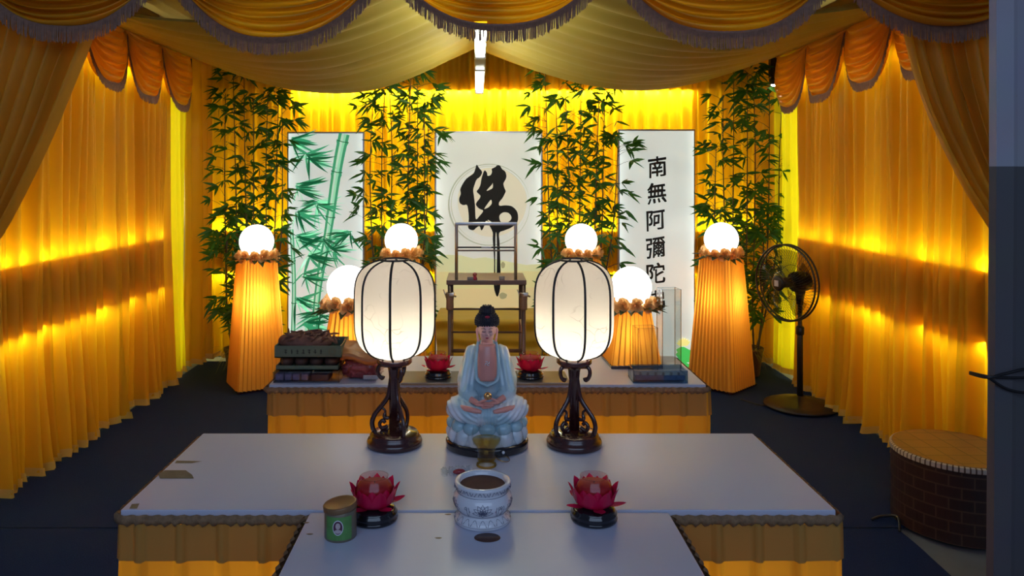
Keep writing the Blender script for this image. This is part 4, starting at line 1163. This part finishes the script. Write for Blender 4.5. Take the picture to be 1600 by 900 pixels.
# ---------------------------------------------------------------- goods on the left of the back table
M['tray_green'] = mat('dull_green_card', (.11, .16, .11), .5, noise_scale=8)
M['brown_fruit'] = mat('brown_incense_wood', (.20, .085, .06), .75, noise_scale=40, noise_amt=.5)
M['clear_box'] = glass('smoky_plastic', (.80, .80, .86))
def open_box(bm, w, d, h, t=.004, z=0):
    for c, s in (((0, 0, t / 2), (w, d, t)), ((0, -d/2 + t/2, h/2), (w, t, h)), ((0, d/2 - t/2, h/2), (w, t, h)), ((-w/2 + t/2, 0, h/2), (t, d - 2*t, h)), ((w/2 - t/2, 0, h/2), (t, d - 2*t, h))):
        box(bm, (c[0], c[1], c[2] + z), s)
T = .75
r = thing('plastic_box', 'clear plastic box of folded cloths at the front left corner of the back table', 'box', (PX(480, 3.17), 3.215, T + .0005))
bm = N_(); open_box(bm, .275, .13, .040); obj('box_shell', bm, M['clear_box'], r, False)
bm = N_()
for k, (x, wd) in enumerate(((-.115, .035), (-.078, .030), (-.045, .032), (-.01, .030))): box(bm, (x, -.005, .020), (wd, .10, .028), .006, 0)
obj('folded_cloth', bm, mat('lilac_cloth', (.34, .31, .40), .8, noise_scale=60, noise_amt=.6), r)
bm = N_(); box(bm, (.055, -.01, .020), (.075, .10, .030), .006); obj('dark_packet', bm, mat('dark_slate_packet', (.03, .035, .07), .5), r)
bm = N_(); box(bm, (0, 0, .0425), (.279, .134, .004), .0015); obj('box_lid', bm, M['clear_box'], r, False)
r = thing('box_tray', 'flat green card tray of round brown cakes, lower of the two stacked trays', 'tray', (PX(486, 3.26), 3.27, T + .0455))
bm = N_(); open_box(bm, .262, .18, .020); obj('tray_shell', bm, M['tray_green'], r, False)
cake = None
for i in range(4):
    for j in range(2):
        if not cake:
            bm = N_(); ball(bm, (0, 0, 0), (.030, .036, .026), 3); cake = obj('cake', bm, mat('dark_cake', (.060, .032, .028), .6, noise_scale=25, noise_amt=.3), r); c = cake
        else: c = cake.copy(); C.objects.link(c); c.parent = r
        c.location = (-.094 + i * .063, -.045 + j * .085, .031)
r = thing('incense_tray', 'green card tray with a line of printed characters, heaped with brown wood chips', 'tray', (PX(487, 3.23), 3.25, T + .1035))
bm = N_(); open_box(bm, .278, .19, .050); obj('tray_shell', bm, M['tray_green'], r, False)
bm = N_()
for k, ch in enumerate((0, 1, 2, 3, 4, 5, 6)):
    x = -.092 + k * .0245; z = .026
    for q in range(4):
        h = (k * 7 + q * 5) % 9 / 9
        tube(bm, [(x - .007 + .012 * h, -.0958, z + .007 - q * .0042), (x + .006 - .008 * h, -.0958, z + .006 - q * .0042 - .003 * h)], .0011, 5)
    tube(bm, [(x, -.0958, z + .009), (x + .001, -.0958, z - .009)], .0010, 5)
obj('printed_lettering', bm, M['ink'], r)
bm = N_(); torus(bm, (.102, -.0955, .026), .0125, .0007, 'Y', 30, 5); torus(bm, (.102, -.0955, .026), .008, .0006, 'Y', 30, 5); torus(bm, (.102, -.0955, .026), .016, .0004, 'Y', 30, 5)
obj('printed_emblem', bm, mat('emblem_print', (.16, .15, .06), .5), r)
bm = N_(); 
ball(bm, (-.03, 0, .050), (.118, .080, .036), 4)
o = obj('wood_heap', bm, M['brown_fruit'], r)
for v in o.data.vertices: v.co += v.normal * .011 * noise.noise(v.co * 34)
rnd = random.Random(9)
bm = N_()
for k in range(46):
    x = rnd.uniform(-.12, .11); y = rnd.uniform(-.07, .07); z = .062 + .030 * max(0, 1 - ((x + .01) / .125) ** 2) * (1 - (y / .09) ** 2)
    a = rnd.uniform(0, PI); b = rnd.uniform(-.4, .7); L = rnd.uniform(.012, .032)
    d = Vector((math.cos(a) * math.cos(b), math.sin(a) * math.cos(b), math.sin(b))) * L
    p = Vector((x, y, z)); tube(bm, [p - d, p + Vector((0, 0, .002)), p + d], [.0035, .0055, .0025], 6)
o = obj('wood_chips', bm, M['brown_fruit'], r); o['kind'] = 'stuff'
# orange and pink bag beside the trays
def crumple(name, m, parent, s, c, seed, amt, sub=5, sq=1):
    bm = N_(); ball(bm, (0, 0, 0), 1, sub)
    for v in bm.verts:
        p = v.co.copy(); q = Vector((abs(p.x) ** sq * (1 if p.x > 0 else -1), abs(p.y) ** sq * (1 if p.y > 0 else -1), abs(p.z) ** sq * (1 if p.z > 0 else -1)))
        n = abs(noise.noise(p * 2.1 + Vector((seed, 0, 0)))) + .5 * abs(noise.noise(p * 5 + Vector((seed, 3, 0))))
        q *= 1 - amt * n
        v.co = Vector((q.x * s[0] + c[0], q.y * s[1] + c[1], max(.001, q.z * s[2] + c[2])))
    return obj(name, bm, m, parent)
r = thing('gift_bag', 'crumpled clear bag of pink sweets with an orange packet on top, beside the trays', 'bag', (PX(566, 3.24), 3.25, T))
crumple('pink_contents', mat('dusty_pink_sweets', (.28, .05, .06), .45, noise_scale=30, noise_amt=.5), r, (.085, .065, .050), (-.005, 0, .045), 3, .35, sq=.7)
bm = N_(); box(bm, (.045, -.075, .017), (.062, .006, .018), .002); obj('printed_label', bm, mat('pale_label', (.35, .36, .42), .4, noise_scale=90, noise_amt=.4), r, False)
crumple('clear_wrap', glass('bag_film', (.93, .86, .87), ior=1.35), r, (.105, .078, .062), (0, 0, .056), 7, .35, sq=.75)
bm = N_()
def op(u, v):
    x = -.085 + .175 * u; y = -.07 + .12 * v
    return (x, y, .088 + .045 * v - .020 * u + .008 * math.sin(u * 7 + v * 3) + .006 * noise.noise(Vector((u * 6, v * 6, 1))))
V = grid(bm, op, 24, 16); ex = bmesh.ops.extrude_face_region(bm, geom=bm.faces[:])
for v in [g for g in ex['geom'] if isinstance(g, bmesh.types.BMVert)]: v.co.z += .024
obj('orange_packet', bm, mat('orange_packet', (.46, .17, .045), .45, noise_scale=12, noise_amt=.4), r)

# ---------------------------------------------------------------- clear vases and acrylic tray at right
M['vase_edge'] = glass('vase_edge', (.74, .62, .50))
def vase(label, x, y, w, d, h, t=.004, z=T):
    r = thing('glass_vase', label, 'vase', (x, y, z), .12, 'clear square vases'); bm = N_()
    V = []
    for s, zz in ((1, 0), (1, h)):
        V.append([bm.verts.new((a * w / 2, b * d / 2, zz)) for a, b in ((-1, -1), (1, -1), (1, 1), (-1, 1))])
    W = [[bm.verts.new((a * (w / 2 - t), b * (d / 2 - t), zz)) for a, b in ((-1, -1), (1, -1), (1, 1), (-1, 1))] for zz in (.012, h)]
    for A, B in ((V[0], V[1]), (W[1], W[0])):
        for k in range(4): bm.faces.new((A[k], A[(k + 1) % 4], B[(k + 1) % 4], B[k]))
    for k in range(4): bm.faces.new((V[1][k], V[1][(k + 1) % 4], W[1][(k + 1) % 4], W[1][k]))
    bm.faces.new(V[0][::-1]); bm.faces.new(W[0])
    obj('vase_wall', bm, M['glass'], r, False)
    bm = N_()
    for a, b in ((-1, -1), (1, -1), (1, 1), (-1, 1)): box(bm, (a * (w/2 - t*.5), b * (d/2 - t*.5), h / 2), (t * .9, t * .9, h * .995), .001)
    obj('corner_edge', bm, M['vase_edge'], r, False)
    bm = N_(); 
    for a, b, s in ((0, -1, (w, t*.8, t*.6)), (0, 1, (w, t*.8, t*.6)), (-1, 0, (t*.8, d, t*.6)), (1, 0, (t*.8, d, t*.6))): box(bm, (a * (w/2 - t/2), b * (d/2 - t/2), h), s)
    obj('rim', bm, M['acrylic'], r, False)
    return r
vase('tall clear square vase at the back right of the back table', PX(1045, 3.42), 3.42, .090, .075, .355)
vase('shorter clear square vase beside the short globe lamp', PX(1008, 3.33), 3.33, .092, .075, .200)
r = thing('acrylic_tray', 'low bluish clear box with faint raised lettering at the right front of the back table', 'box', (PX(1030, 3.17), 3.20, T + .0005), 0)
bm = N_(); open_box(bm, .228, .11, .052, .006); obj('box_shell', bm, M['acrylic_blue'], r, False)
bm = N_(); box(bm, (0, 0, .020), (.208, .09, .022), .003); obj('inner_pack', bm, mat('slate_pack', (.22, .32, .45), .3, noise_scale=50, noise_amt=.5), r, False)
bm = N_()
for k in range(6):
    x = -.085 + k * .032
    for q in range(3): tube(bm, [(x - .006, -.0556, .044 - q * .0045), (x + .007, -.0556, .043 - q * .0045)], .0009, 4)
    tube(bm, [(x, -.0556, .046), (x, -.0556, .032)], .0009, 4)
obj('raised_lettering', bm, mat('lettering_dark', (.04, .06, .09), .4), r)

# ---------------------------------------------------------------- metal rack and draped bench
YR = 4.15
def rz_(py): return PZ(py, YR)
r = thing('metal_rack', 'dark metal rack with a chrome upper frame in front of the centre light box', 'rack', (PX(760, YR), YR, .012))
def rx(px): return PX(px, YR) - PX(760, YR)
zt = rz_(441) - .012
for px in (703, 818):
    for dy in (0, .30):
        bm = N_(); tube(bm, [(rx(px), dy, .0), (rx(px), dy, zt - .012)], .0125 if dy == 0 else .010, 14); obj('post', bm, M['dark_steel'], r)
    bm = N_(); tube(bm, [(rx(px), -.005, .05), (rx(px), .305, .05)], .008, 8); tube(bm, [(rx(px), 0, rz_(519)), (rx(px), .30, rz_(519))], .007, 8); obj('side_rail', bm, M['dark_steel'], r)
    bm = N_(); lathe(bm, [(.019, 0), (.021, .01), (.020, .05), (.024, .085), (.023, .09)], 20, c=(rx(px), 0, rz_(484) - .012)); obj('tape_wrap', bm, M['tape'], r)
    bm = N_(); box(bm, (rx(px) + .010, -.012, rz_(463)), (.030, .03, .022), .004); tube(bm, [(rx(px) - .02, -.02, rz_(460)), (rx(px) + .035, -.02, rz_(466))], .005, 8); tube(bm, [(rx(px) - .018, -.02, rz_(468)), (rx(px) - .035, -.02, rz_(455))], .0035, 6)
    obj('clamp', bm, M['steel'], r)
for py in (483, 519, 548):
    bm = N_(); tube(bm, [(rx(703), 0, rz_(py) - .012), (rx(818), 0, rz_(py) - .012)], .0055 if py != 548 else .010, 8); obj('crossbar', bm, M['dark_steel'], r)
bm = N_(); box(bm, (0, .15, zt), (rx(823) - rx(698), .33, .026), .004); obj('shelf_plate', bm, M['dark_steel'], r, False)
uf = rz_(350) - .012
bm = N_()
tube(bm, [(rx(713), .02, zt + .01), (rx(713), .02, uf), (rx(713) + .004, .02, uf + .002)], .009, 10)
tube(bm, [(rx(806), .02, zt + .01), (rx(806), .02, uf), (rx(806) - .004, .02, uf + .002)], .009, 10)
box(bm, (rx(759.5), .02, uf), (rx(806) - rx(713) + .014, .018, .018), .002)
obj('upper_frame', bm, M['steel'], r)
for py in (387, 392):
    bm = N_(); box(bm, (rx(759.5), .02, rz_(py) - .012), (rx(806) - rx(713), .012, .0085), .001); obj('middle_bar', bm, M['black'] if py == 387 else M['dark_steel'], r, False)
bm = N_(); box(bm, (rx(760), .01, rz_(387) - .012), (.055, .006, .011), .001); obj('bar_label', bm, M['steel'], r, False)
bm = N_(); box(bm, (rx(735), .0, zt + .022), (.034, .03, .018), .003); box(bm, (rx(784), .0, zt + .024), (.03, .03, .022), .003); obj('grey_clip', bm, mat('grey_plastic', (.22, .21, .20), .5), r)
o = thing('red_figurine', 'tiny red ornament standing on top of the metal rack', 'ornament', (PX(742, YR), YR - .003, .012 + zt + .0135))
bm = N_(); lathe(bm, [(.011, 0), (.013, .004), (.010, .018), (.006, .022)], 16); obj('body', bm, M['red_paint'], o)
bm = N_(); ball(bm, (0, 0, .030), (.0125, .011, .011), 2); obj('top', bm, mat('brick_red', (.40, .10, .08), .4), o)
# low bench draped in yellow
YD = 4.95
x0, x1 = PX(683, YD), PX(846, YD); zt = PZ(503, YD)
r = thing('draped_bench', 'low bench draped in folded yellow cloth in front of the centre light box', 'bench', ((x0 + x1) / 2, YD + .25, .012)); w = x1 - x0
bm = N_()
def db(u, v):
    # over the top, then down the front in horizontal folds
    L = .45 + zt; s = v * L
    x = (u - .5) * w * (1 + .03 * math.sin(v * 5)); 
    if s < .45: y, z = .22 - s, zt
    else: y = -.23 - .012 - .010 * math.sin((s - .45) * 62 + 1.2 * noise.noise(Vector((u * 3, v * 3, 0)))) - .012 * noise.noise(Vector((u * 4, v * 9, 2))); z = zt - (s - .45)
    return (x, y, z + .004 * noise.noise(Vector((u * 6, v * 9, 5))))
grid(bm, db, 50, 120)
obj('yellow_cloth', bm, cloth('mustard_cloth', (.62, .42, .03), (.7, .5, .03), .2, .5), r)
bm = N_(); box(bm, (0, 0, zt - .02), (w * .95, .40, .02))
for sx in (-1, 1):
    for sy in (-1, 1): box(bm, (sx * w * .44, sy * .17, (zt - .03) / 2), (.04, .04, zt - .03))
obj('bench_frame', bm, M['board'], r, False)

# ---------------------------------------------------------------- bamboo plants in pots
def bamboo(label, x, y, spans, zt, seed, potr=.12, grass=False, pot=True):
    rnd = random.Random(seed)
    r = thing('potted_bamboo', label, 'plant', (x, y, .012), 0, 'bamboo plants behind the globe lamps')
    bm = N_(); lathe(bm, [(potr * .72, 0), (potr * .78, .01), (potr, .20), (potr * 1.06, .205), (potr * 1.06, .225), (potr * .94, .225), (potr * .92, .19), (.01, .185)], 32); obj('pot', bm, M['pot'], r)
    lf = N_()
    for i, (px, top) in enumerate(spans):
        xt = PX(px, y) - x; zt_ = PZ(top, y)
        xb = max(-potr * .7, min(potr * .7, xt * .45)); yb = rnd.uniform(-.05, .05)
        yt = rnd.uniform(-.10, .06)
        k1 = rnd.uniform(-.03, .03)
        P = spline([(xb, yb, .18), (xb + (xt - xb) * .55 + k1, yb + (yt - yb) * .4, .55), (xt * .94 + k1 * .4, yt * .7, 1.1), (xt, yt, zt_ * .75), (xt + rnd.uniform(-.03, .03), yt, zt_)], 14)
        n = len(P); bm = N_()
        tube(bm, P, [.0085 * (1 - .72 * (j / (n - 1))) * (1.22 if j % 7 == 0 else 1) for j in range(n)], 7); obj('culm', bm, M['stem'], r)
        for j in range(6, n):
            if P[j].z < .42 or rnd.random() < .32: continue
            for q in range(2 if rnd.random() < .3 else 1):
                a = rnd.uniform(0, 2 * PI); bl = rnd.uniform(.035, .14); up = rnd.uniform(.1, 1.0)
                d = Vector((math.cos(a), math.sin(a) * .7, up)).normalized() * bl
                e = P[j] + d; tube(lf, [P[j], P[j] + d * .5 + Vector((0, 0, .006)), e], [.002, .0016, .001], 4, caps=False, mi=1)
                m = rnd.choice((3, 4, 5, 5, 6)); base = rnd.uniform(0, 2 * PI)
                for t in range(m):
                    aa = a + rnd.uniform(-1.3, 1.3); el = rnd.uniform(-.75, .55)
                    L = rnd.uniform(.085, .145); W = L * rnd.uniform(.08, .115)
                    dr = Vector((math.cos(aa) * math.cos(el), math.sin(aa) * math.cos(el) * .8, math.sin(el)))
                    sd = dr.cross(Vector((rnd.uniform(-.5, .5), rnd.uniform(-1, -.3), rnd.uniform(.0, .8)))).normalized()
                    droop = Vector((0, 0, -L * rnd.uniform(.05, .30))); nn = dr.cross(sd) * W * .2
                    pr = []
                    for tt, ww in ((0, .1), (.18, .72), (.42, 1), (.72, .62), (1, .0)):
                        c0 = e + dr * L * tt + droop * tt * tt
                        if ww > 0: pr.append((lf.verts.new(c0 - sd * W * ww), lf.verts.new(c0 + nn), lf.verts.new(c0 + sd * W * ww)))
                        else: pr.append((lf.verts.new(c0),))
                    for g in range(len(pr) - 2):
                        A, B = pr[g], pr[g + 1]; lf.faces.new((A[0], A[1], B[1], B[0])); lf.faces.new((A[1], A[2], B[2], B[1]))
                    A, B = pr[-2], pr[-1]; lf.faces.new((A[0], A[1], B[0])); lf.faces.new((A[1], A[2], B[0]))
    for v in lf.verts:
        if v.co.y + y > WB - .08: v.co.y = WB - .08 - y
        if v.co.x + x < WL + .06: v.co.x = WL + .06 - x
    obj('foliage', lf, [M['leaf'], M['stem']], r)
    if grass:
        g = N_()
        for k in range(90):
            a = rnd.uniform(0, 2 * PI); L = rnd.uniform(.10, .24); up = rnd.uniform(.3, 1.2); q = rnd.uniform(0, potr * .7)
            o = Vector((q * math.cos(a), q * math.sin(a), .185)); d = Vector((math.cos(a), math.sin(a), 0)); W = .0035
            sd = Vector((-d.y, d.x, 0)) * W; prev = None
            for t in range(6):
                tt = t / 5; c0 = o + d * L * tt * .9 + Vector((0, 0, L * (up * tt - .95 * tt * tt)))
                c0.z = max(c0.z, .03); c0.x = max(WL + .06 - x, min(WR - .06 - x, c0.x))
                cur = (g.verts.new(c0 - sd * (1 - tt * .85)), g.verts.new(c0 + sd * (1 - tt * .85)))
                if prev: g.faces.new((prev[0], prev[1], cur[1], cur[0]))
                prev = cur
        obj('grass', g, M['grass'], r)
    return r
Yb = 6.13
bamboo('tall potted bamboo with arching grass in its pot, at far left behind the globe lamp', PX(375, Yb), Yb, [(352, 150), (372, 112), (388, 118), (402, 160), (420, 150), (432, 140), (442, 150), (360, 330)], 0, 3, .12, True)
bamboo('tall potted bamboo between the bamboo light box and the centre light box', PX(618, Yb), Yb, [(578, 150), (598, 125), (612, 118), (640, 112), (652, 105), (664, 150), (668, 160)], 0, 14)
bamboo('tall potted bamboo between the centre light box and the right light box', PX(900, Yb), Yb, [(856, 112), (872, 150), (888, 160), (908, 130), (930, 118), (944, 125), (958, 220)], 0, 25)
bamboo('tall potted bamboo with arching grass in its pot, at far right near the fan', PX(1168, Yb), Yb, [(1112, 230), (1130, 150), (1146, 100), (1166, 118), (1184, 122), (1206, 112), (1222, 130), (1196, 300)], 0, 31, .12, True)

# ---------------------------------------------------------------- pedestal fan
FX, FY = PX(1250, 5.28), 5.28
FN = thing('pedestal_fan', 'black pedestal fan facing left by the right side curtain', 'fan', (FX, FY, .012))
bm = N_(); lathe(bm, [(.235, 0), (.242, .006), (.238, .018), (.19, .035), (.10, .055), (.045, .068), (.032, .075)], 56); obj('base', bm, M['black'], FN)
fz = PZ(440, FY) - .012
bm = N_(); tube(bm, [(0, 0, .06), (0, 0, fz - .34), (0, 0, fz - .33), (0, 0, fz - .14)], [.020, .020, .015, .015], 16); obj('pole', bm, M['black'], FN)
bm = N_(); lathe(bm, [(.026, 0), (.028, .01), (.028, .05), (.020, .06)], 20, c=(0, 0, fz - .37)); obj('height_collar', bm, M['black'], FN)
view = math.atan2(FX, FY)
ang = math.radians(-90 - 43) - view           # heading of the fan axis: left and towards the viewer
ax = Vector((math.cos(ang), math.sin(ang), .0)); 
Rm = ax.to_track_quat('X', 'Z').to_matrix()
hc = Vector((.02, 0, fz)); 
def FT(p): return hc + Rm @ Vector(p)
def apply(bm): 
    for v in bm.verts: v.co = FT(v.co)
hc = Vector((0, 0, fz))
R = .262
bm = N_()
# motor housing behind the cage centre (axis +X local)
def lx(prof, n=28, cy=0, cz=0):
    rings = lathe(bm, prof, n)
    for ring in rings:
        for v in ring: v.co = Vector((v.co.z, v.co.x + cy, v.co.y + cz))
lx([(.045, -.06), (.068, -.045), (.074, 0), (.070, .05), (.045, .075)]); apply(bm)
MO = obj('motor', bm, M['black'], FN)
bm = N_(); tube(bm, [FT((-.005, 0, -.06)), FT((.0, 0, -.10)), Vector((0, 0, fz - .16))], [.034, .030, .022], 14); ball(bm, FT((-.02, -.03, -.075)), (.03, .03, .03), 2); obj('neck', bm, M['black'], FN)
cx0 = .15
def cage(name, off, bulge, nsp, rings):
    bm = N_()
    for k in range(nsp):
        a = 2 * PI * k / nsp
        P = [FT((off + bulge * (1 - (q / R) ** 2.2), q * math.cos(a + .12 * q / R), q * math.sin(a + .12 * q / R))) for q in (.045, .10, .16, .21, R)]
        tube(bm, P, .0011, 4, caps=False)
    for q, rr in rings: 
        torus(bm, hc, q, rr, 'X', 56, 6, None)
        pass
    return bm
def ring_pts(q, xo, n=64): return [FT((xo, q * math.cos(2 * PI * i / n), q * math.sin(2 * PI * i / n))) for i in range(n + 1)]
for name, off, bulge in (('rear_guard', .11, -.045), ('front_guard', .145, .055)):
    bm = N_()
    for k in range(64):
        a = 2 * PI * k / 64
        P = [FT((off + bulge * (1 - (q / R) ** 2.2), q * math.cos(a + .5 * q / R), q * math.sin(a + .5 * q / R))) for q in (.045, .10, .16, .21, R)]
        tube(bm, P, .0012, 4, caps=False)
    tube(bm, ring_pts(R, off), .0070, 6, caps=False); tube(bm, ring_pts(.12, off + bulge * (1 - (.12 / R) ** 2.2)), .0018, 5, caps=False); tube(bm, ring_pts(.05, off + bulge), .004, 5, caps=False)
    obj(name, bm, M['black'], FN)
bm = N_(); 
for r_, xo in ((.050, .212), ):
    lx([(.050, .202), (.050, .212), (.040, .216)]); apply(bm)
obj('hub_cap', bm, M['black'], FN)
bm = N_(); box(bm, (.219, 0, 0), (.004, .034, .040)); apply(bm); ob = obj('hub_label', bm, mat('pale_hub_label', (.5, .5, .52), .4), FN, False)
for k in range(5):
    bm = N_()
    def bl(u, v):
        q = .03 + .20 * v; a = (u - .5) * (.95 - .15 * v) + .35 * v
        return (.135 + (u - .5) * .05 * (1 - .3 * v), q * math.cos(a), q * math.sin(a))
    grid(bm, bl, 8, 8)
    for v in bm.verts: 
        a = 2 * PI * k / 5; y_, z_ = v.co.y, v.co.z; v.co.y = y_ * math.cos(a) - z_ * math.sin(a); v.co.z = y_ * math.sin(a) + z_ * math.cos(a)
    apply(bm); obj('blade', bm, glass('smoke_blade', (.40, .38, .36)) if k == 0 else bpy.data.materials['smoke_blade'], FN)
bm = N_(); lx([(.034, .075), (.036, .11), (.034, .165), (.02, .17)]); apply(bm); obj('shaft_hub', bm, M['black'], FN)
bm = N_(); tube(bm, spline([(-.02, .02, .03), (-.12, .10, .004), (-.26, .02, .003), (-.36, .16, .003)], 8), .004, 6); obj('power_cord', bm, M['black'], FN)

# ---------------------------------------------------------------- tiled round pedestal, pillar, cables
def tile_mat(name, c1, c2, mort, sc, bw, rh, side=True):
    m = mat(name, c1, .35); nt = m.node_tree; N = nt.nodes; L = nt.links; p = N['Principled BSDF']
    tc = N.new('ShaderNodeTexCoord'); br = N.new('ShaderNodeTexBrick'); br.inputs['Scale'].default_value = 1
    br.inputs['Color1'].default_value = (*c1, 1); br.inputs['Color2'].default_value = (*c2, 1); br.inputs['Mortar'].default_value = (*mort, 1)
    br.inputs['Brick Width'].default_value = bw; br.inputs['Row Height'].default_value = rh; br.inputs['Mortar Size'].default_value = .0035; br.offset = .5 if side else 0
    if side:
        s = N.new('ShaderNodeSeparateXYZ'); L.new(tc.outputs['Object'], s.inputs[0]); at = N.new('ShaderNodeMath'); at.operation = 'ARCTAN2'; L.new(s.outputs['Y'], at.inputs[0]); L.new(s.outputs['X'], at.inputs[1])
        ml = N.new('ShaderNodeMath'); ml.operation = 'MULTIPLY'; ml.inputs[1].default_value = .27; L.new(at.outputs[0], ml.inputs[0])
        cb = N.new('ShaderNodeCombineXYZ'); L.new(ml.outputs[0], cb.inputs['X']); L.new(s.outputs['Z'], cb.inputs['Y']); L.new(cb.outputs[0], br.inputs['Vector'])
    else: L.new(tc.outputs['Object'], br.inputs['Vector'])
    L.new(br.outputs['Color'], p.inputs['Base Color']); return m
r = thing('tiled_pedestal', 'low round brown-tiled block with a white mosaic rim beside the grey pillar', 'pedestal', (2.215, 3.50, .012)); RR = .262
bm = N_(); lathe(bm, [(RR, 0), (RR, .318)], 72); o = obj('side_tiles', bm, tile_mat('brown_side_tile', (.042, .020, .018), (.030, .016, .016), (.08, .05, .035), 1, .10, .05), r, False)
bm = N_(); lathe(bm, [(RR + .001, .318), (RR + .005, .322), (RR + .004, .340), (RR - .004, .344)], 72); obj('mosaic_rim', bm, tile_mat('mosaic_white', (.55, .50, .42), (.48, .42, .36), (.10, .06, .04), 1, .022, .05), r, False)
bm = N_(); lathe(bm, [(RR - .005, .342), (RR - .006, .3455), (.001, .3455)], 72, caps=False); obj('top_tiles', bm, tile_mat('tan_top_tile', (.20, .11, .05), (.16, .09, .04), (.07, .05, .03), 1, .10, .10, False), r, False)
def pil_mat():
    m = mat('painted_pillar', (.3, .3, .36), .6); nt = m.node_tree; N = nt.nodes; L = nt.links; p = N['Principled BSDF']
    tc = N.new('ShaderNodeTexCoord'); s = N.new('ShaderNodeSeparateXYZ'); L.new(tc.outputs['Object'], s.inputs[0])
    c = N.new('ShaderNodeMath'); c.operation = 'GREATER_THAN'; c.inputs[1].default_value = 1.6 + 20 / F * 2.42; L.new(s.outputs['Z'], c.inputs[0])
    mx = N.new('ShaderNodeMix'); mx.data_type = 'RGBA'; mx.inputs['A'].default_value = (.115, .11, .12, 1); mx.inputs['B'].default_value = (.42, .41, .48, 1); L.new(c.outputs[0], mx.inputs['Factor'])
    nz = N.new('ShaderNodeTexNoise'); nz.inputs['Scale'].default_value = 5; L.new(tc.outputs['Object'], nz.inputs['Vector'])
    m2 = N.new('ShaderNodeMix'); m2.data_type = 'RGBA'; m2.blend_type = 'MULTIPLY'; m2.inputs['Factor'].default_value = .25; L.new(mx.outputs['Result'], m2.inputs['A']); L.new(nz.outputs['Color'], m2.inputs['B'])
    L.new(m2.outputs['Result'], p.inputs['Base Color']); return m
YP = 2.42
bm = N_(); x0 = PX(1552, YP); prof = [(PX(1557, YP + .3), YP + .30), (x0 - .0, YP + .02), (x0 + .01, YP), (x0 + .065, YP - .002), (x0 + .085, YP + .01), (x0 + .36, YP + .12), (x0 + .36, YP + .30)]
A = [[bm.verts.new((a - .012 * (1 - zz / 1.6 if zz < 1.6 else 0) , b, zz)) for a, b in prof] for zz in (0, 1.6, 3.4)]
for q in range(2):
    for k in range(len(prof)): bm.faces.new((A[q][k], A[q][(k + 1) % len(prof)], A[q+1][(k + 1) % len(prof)], A[q+1][k]))
bm.faces.new(A[0][::-1]); bm.faces.new(A[2])
bmesh.ops.recalc_face_normals(bm, faces=bm.faces)
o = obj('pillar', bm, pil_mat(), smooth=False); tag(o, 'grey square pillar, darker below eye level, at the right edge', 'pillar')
for k, (pa, pb, pc) in enumerate((((1541, 590), (1570, 584), (1606, 576)), ((1541, 588), (1572, 590), (1606, 590)), ((1545, 592), (1574, 608), (1606, 614)))):
    Yc = YP - .012
    bm = N_(); tube(bm, spline([(PX(pa[0], Yc) - (.02 if k < 2 else 0), Yc + (.05 if k < 2 else 0), PZ(pa[1], Yc)), (PX(pa[0], Yc) + .004, Yc, PZ(pa[1], Yc)), (PX(pb[0], Yc), Yc, PZ(pb[1], Yc)), (PX(pc[0], Yc), Yc + .0, PZ(pc[1], Yc)), (PX(pc[0], Yc) + .1, Yc + .02, PZ(pc[1], Yc))], 6), .0045, 8)
    o = obj('cable', bm, M['black']); tag(o, ('thin black cable tied around the grey pillar, the uppermost', 'thin black cable tied around the grey pillar, the middle one', 'thin black cable looping lowest around the grey pillar')[k], 'cable', 'cables on the pillar')
bm = N_(); tube(bm, spline([(PX(1366, 3.5), 3.52, .014), (PX(1385, 3.5), 3.54, .02), (PX(1402, 3.5), 3.50, .035), (PX(1406, 3.4), 3.40, .016)], 6), .006, 8)
tag(obj('cable', bm, M['black']), 'short black cable on the carpet at the foot of the tiled pedestal', 'cable')
print('objects', len(bpy.data.objects))
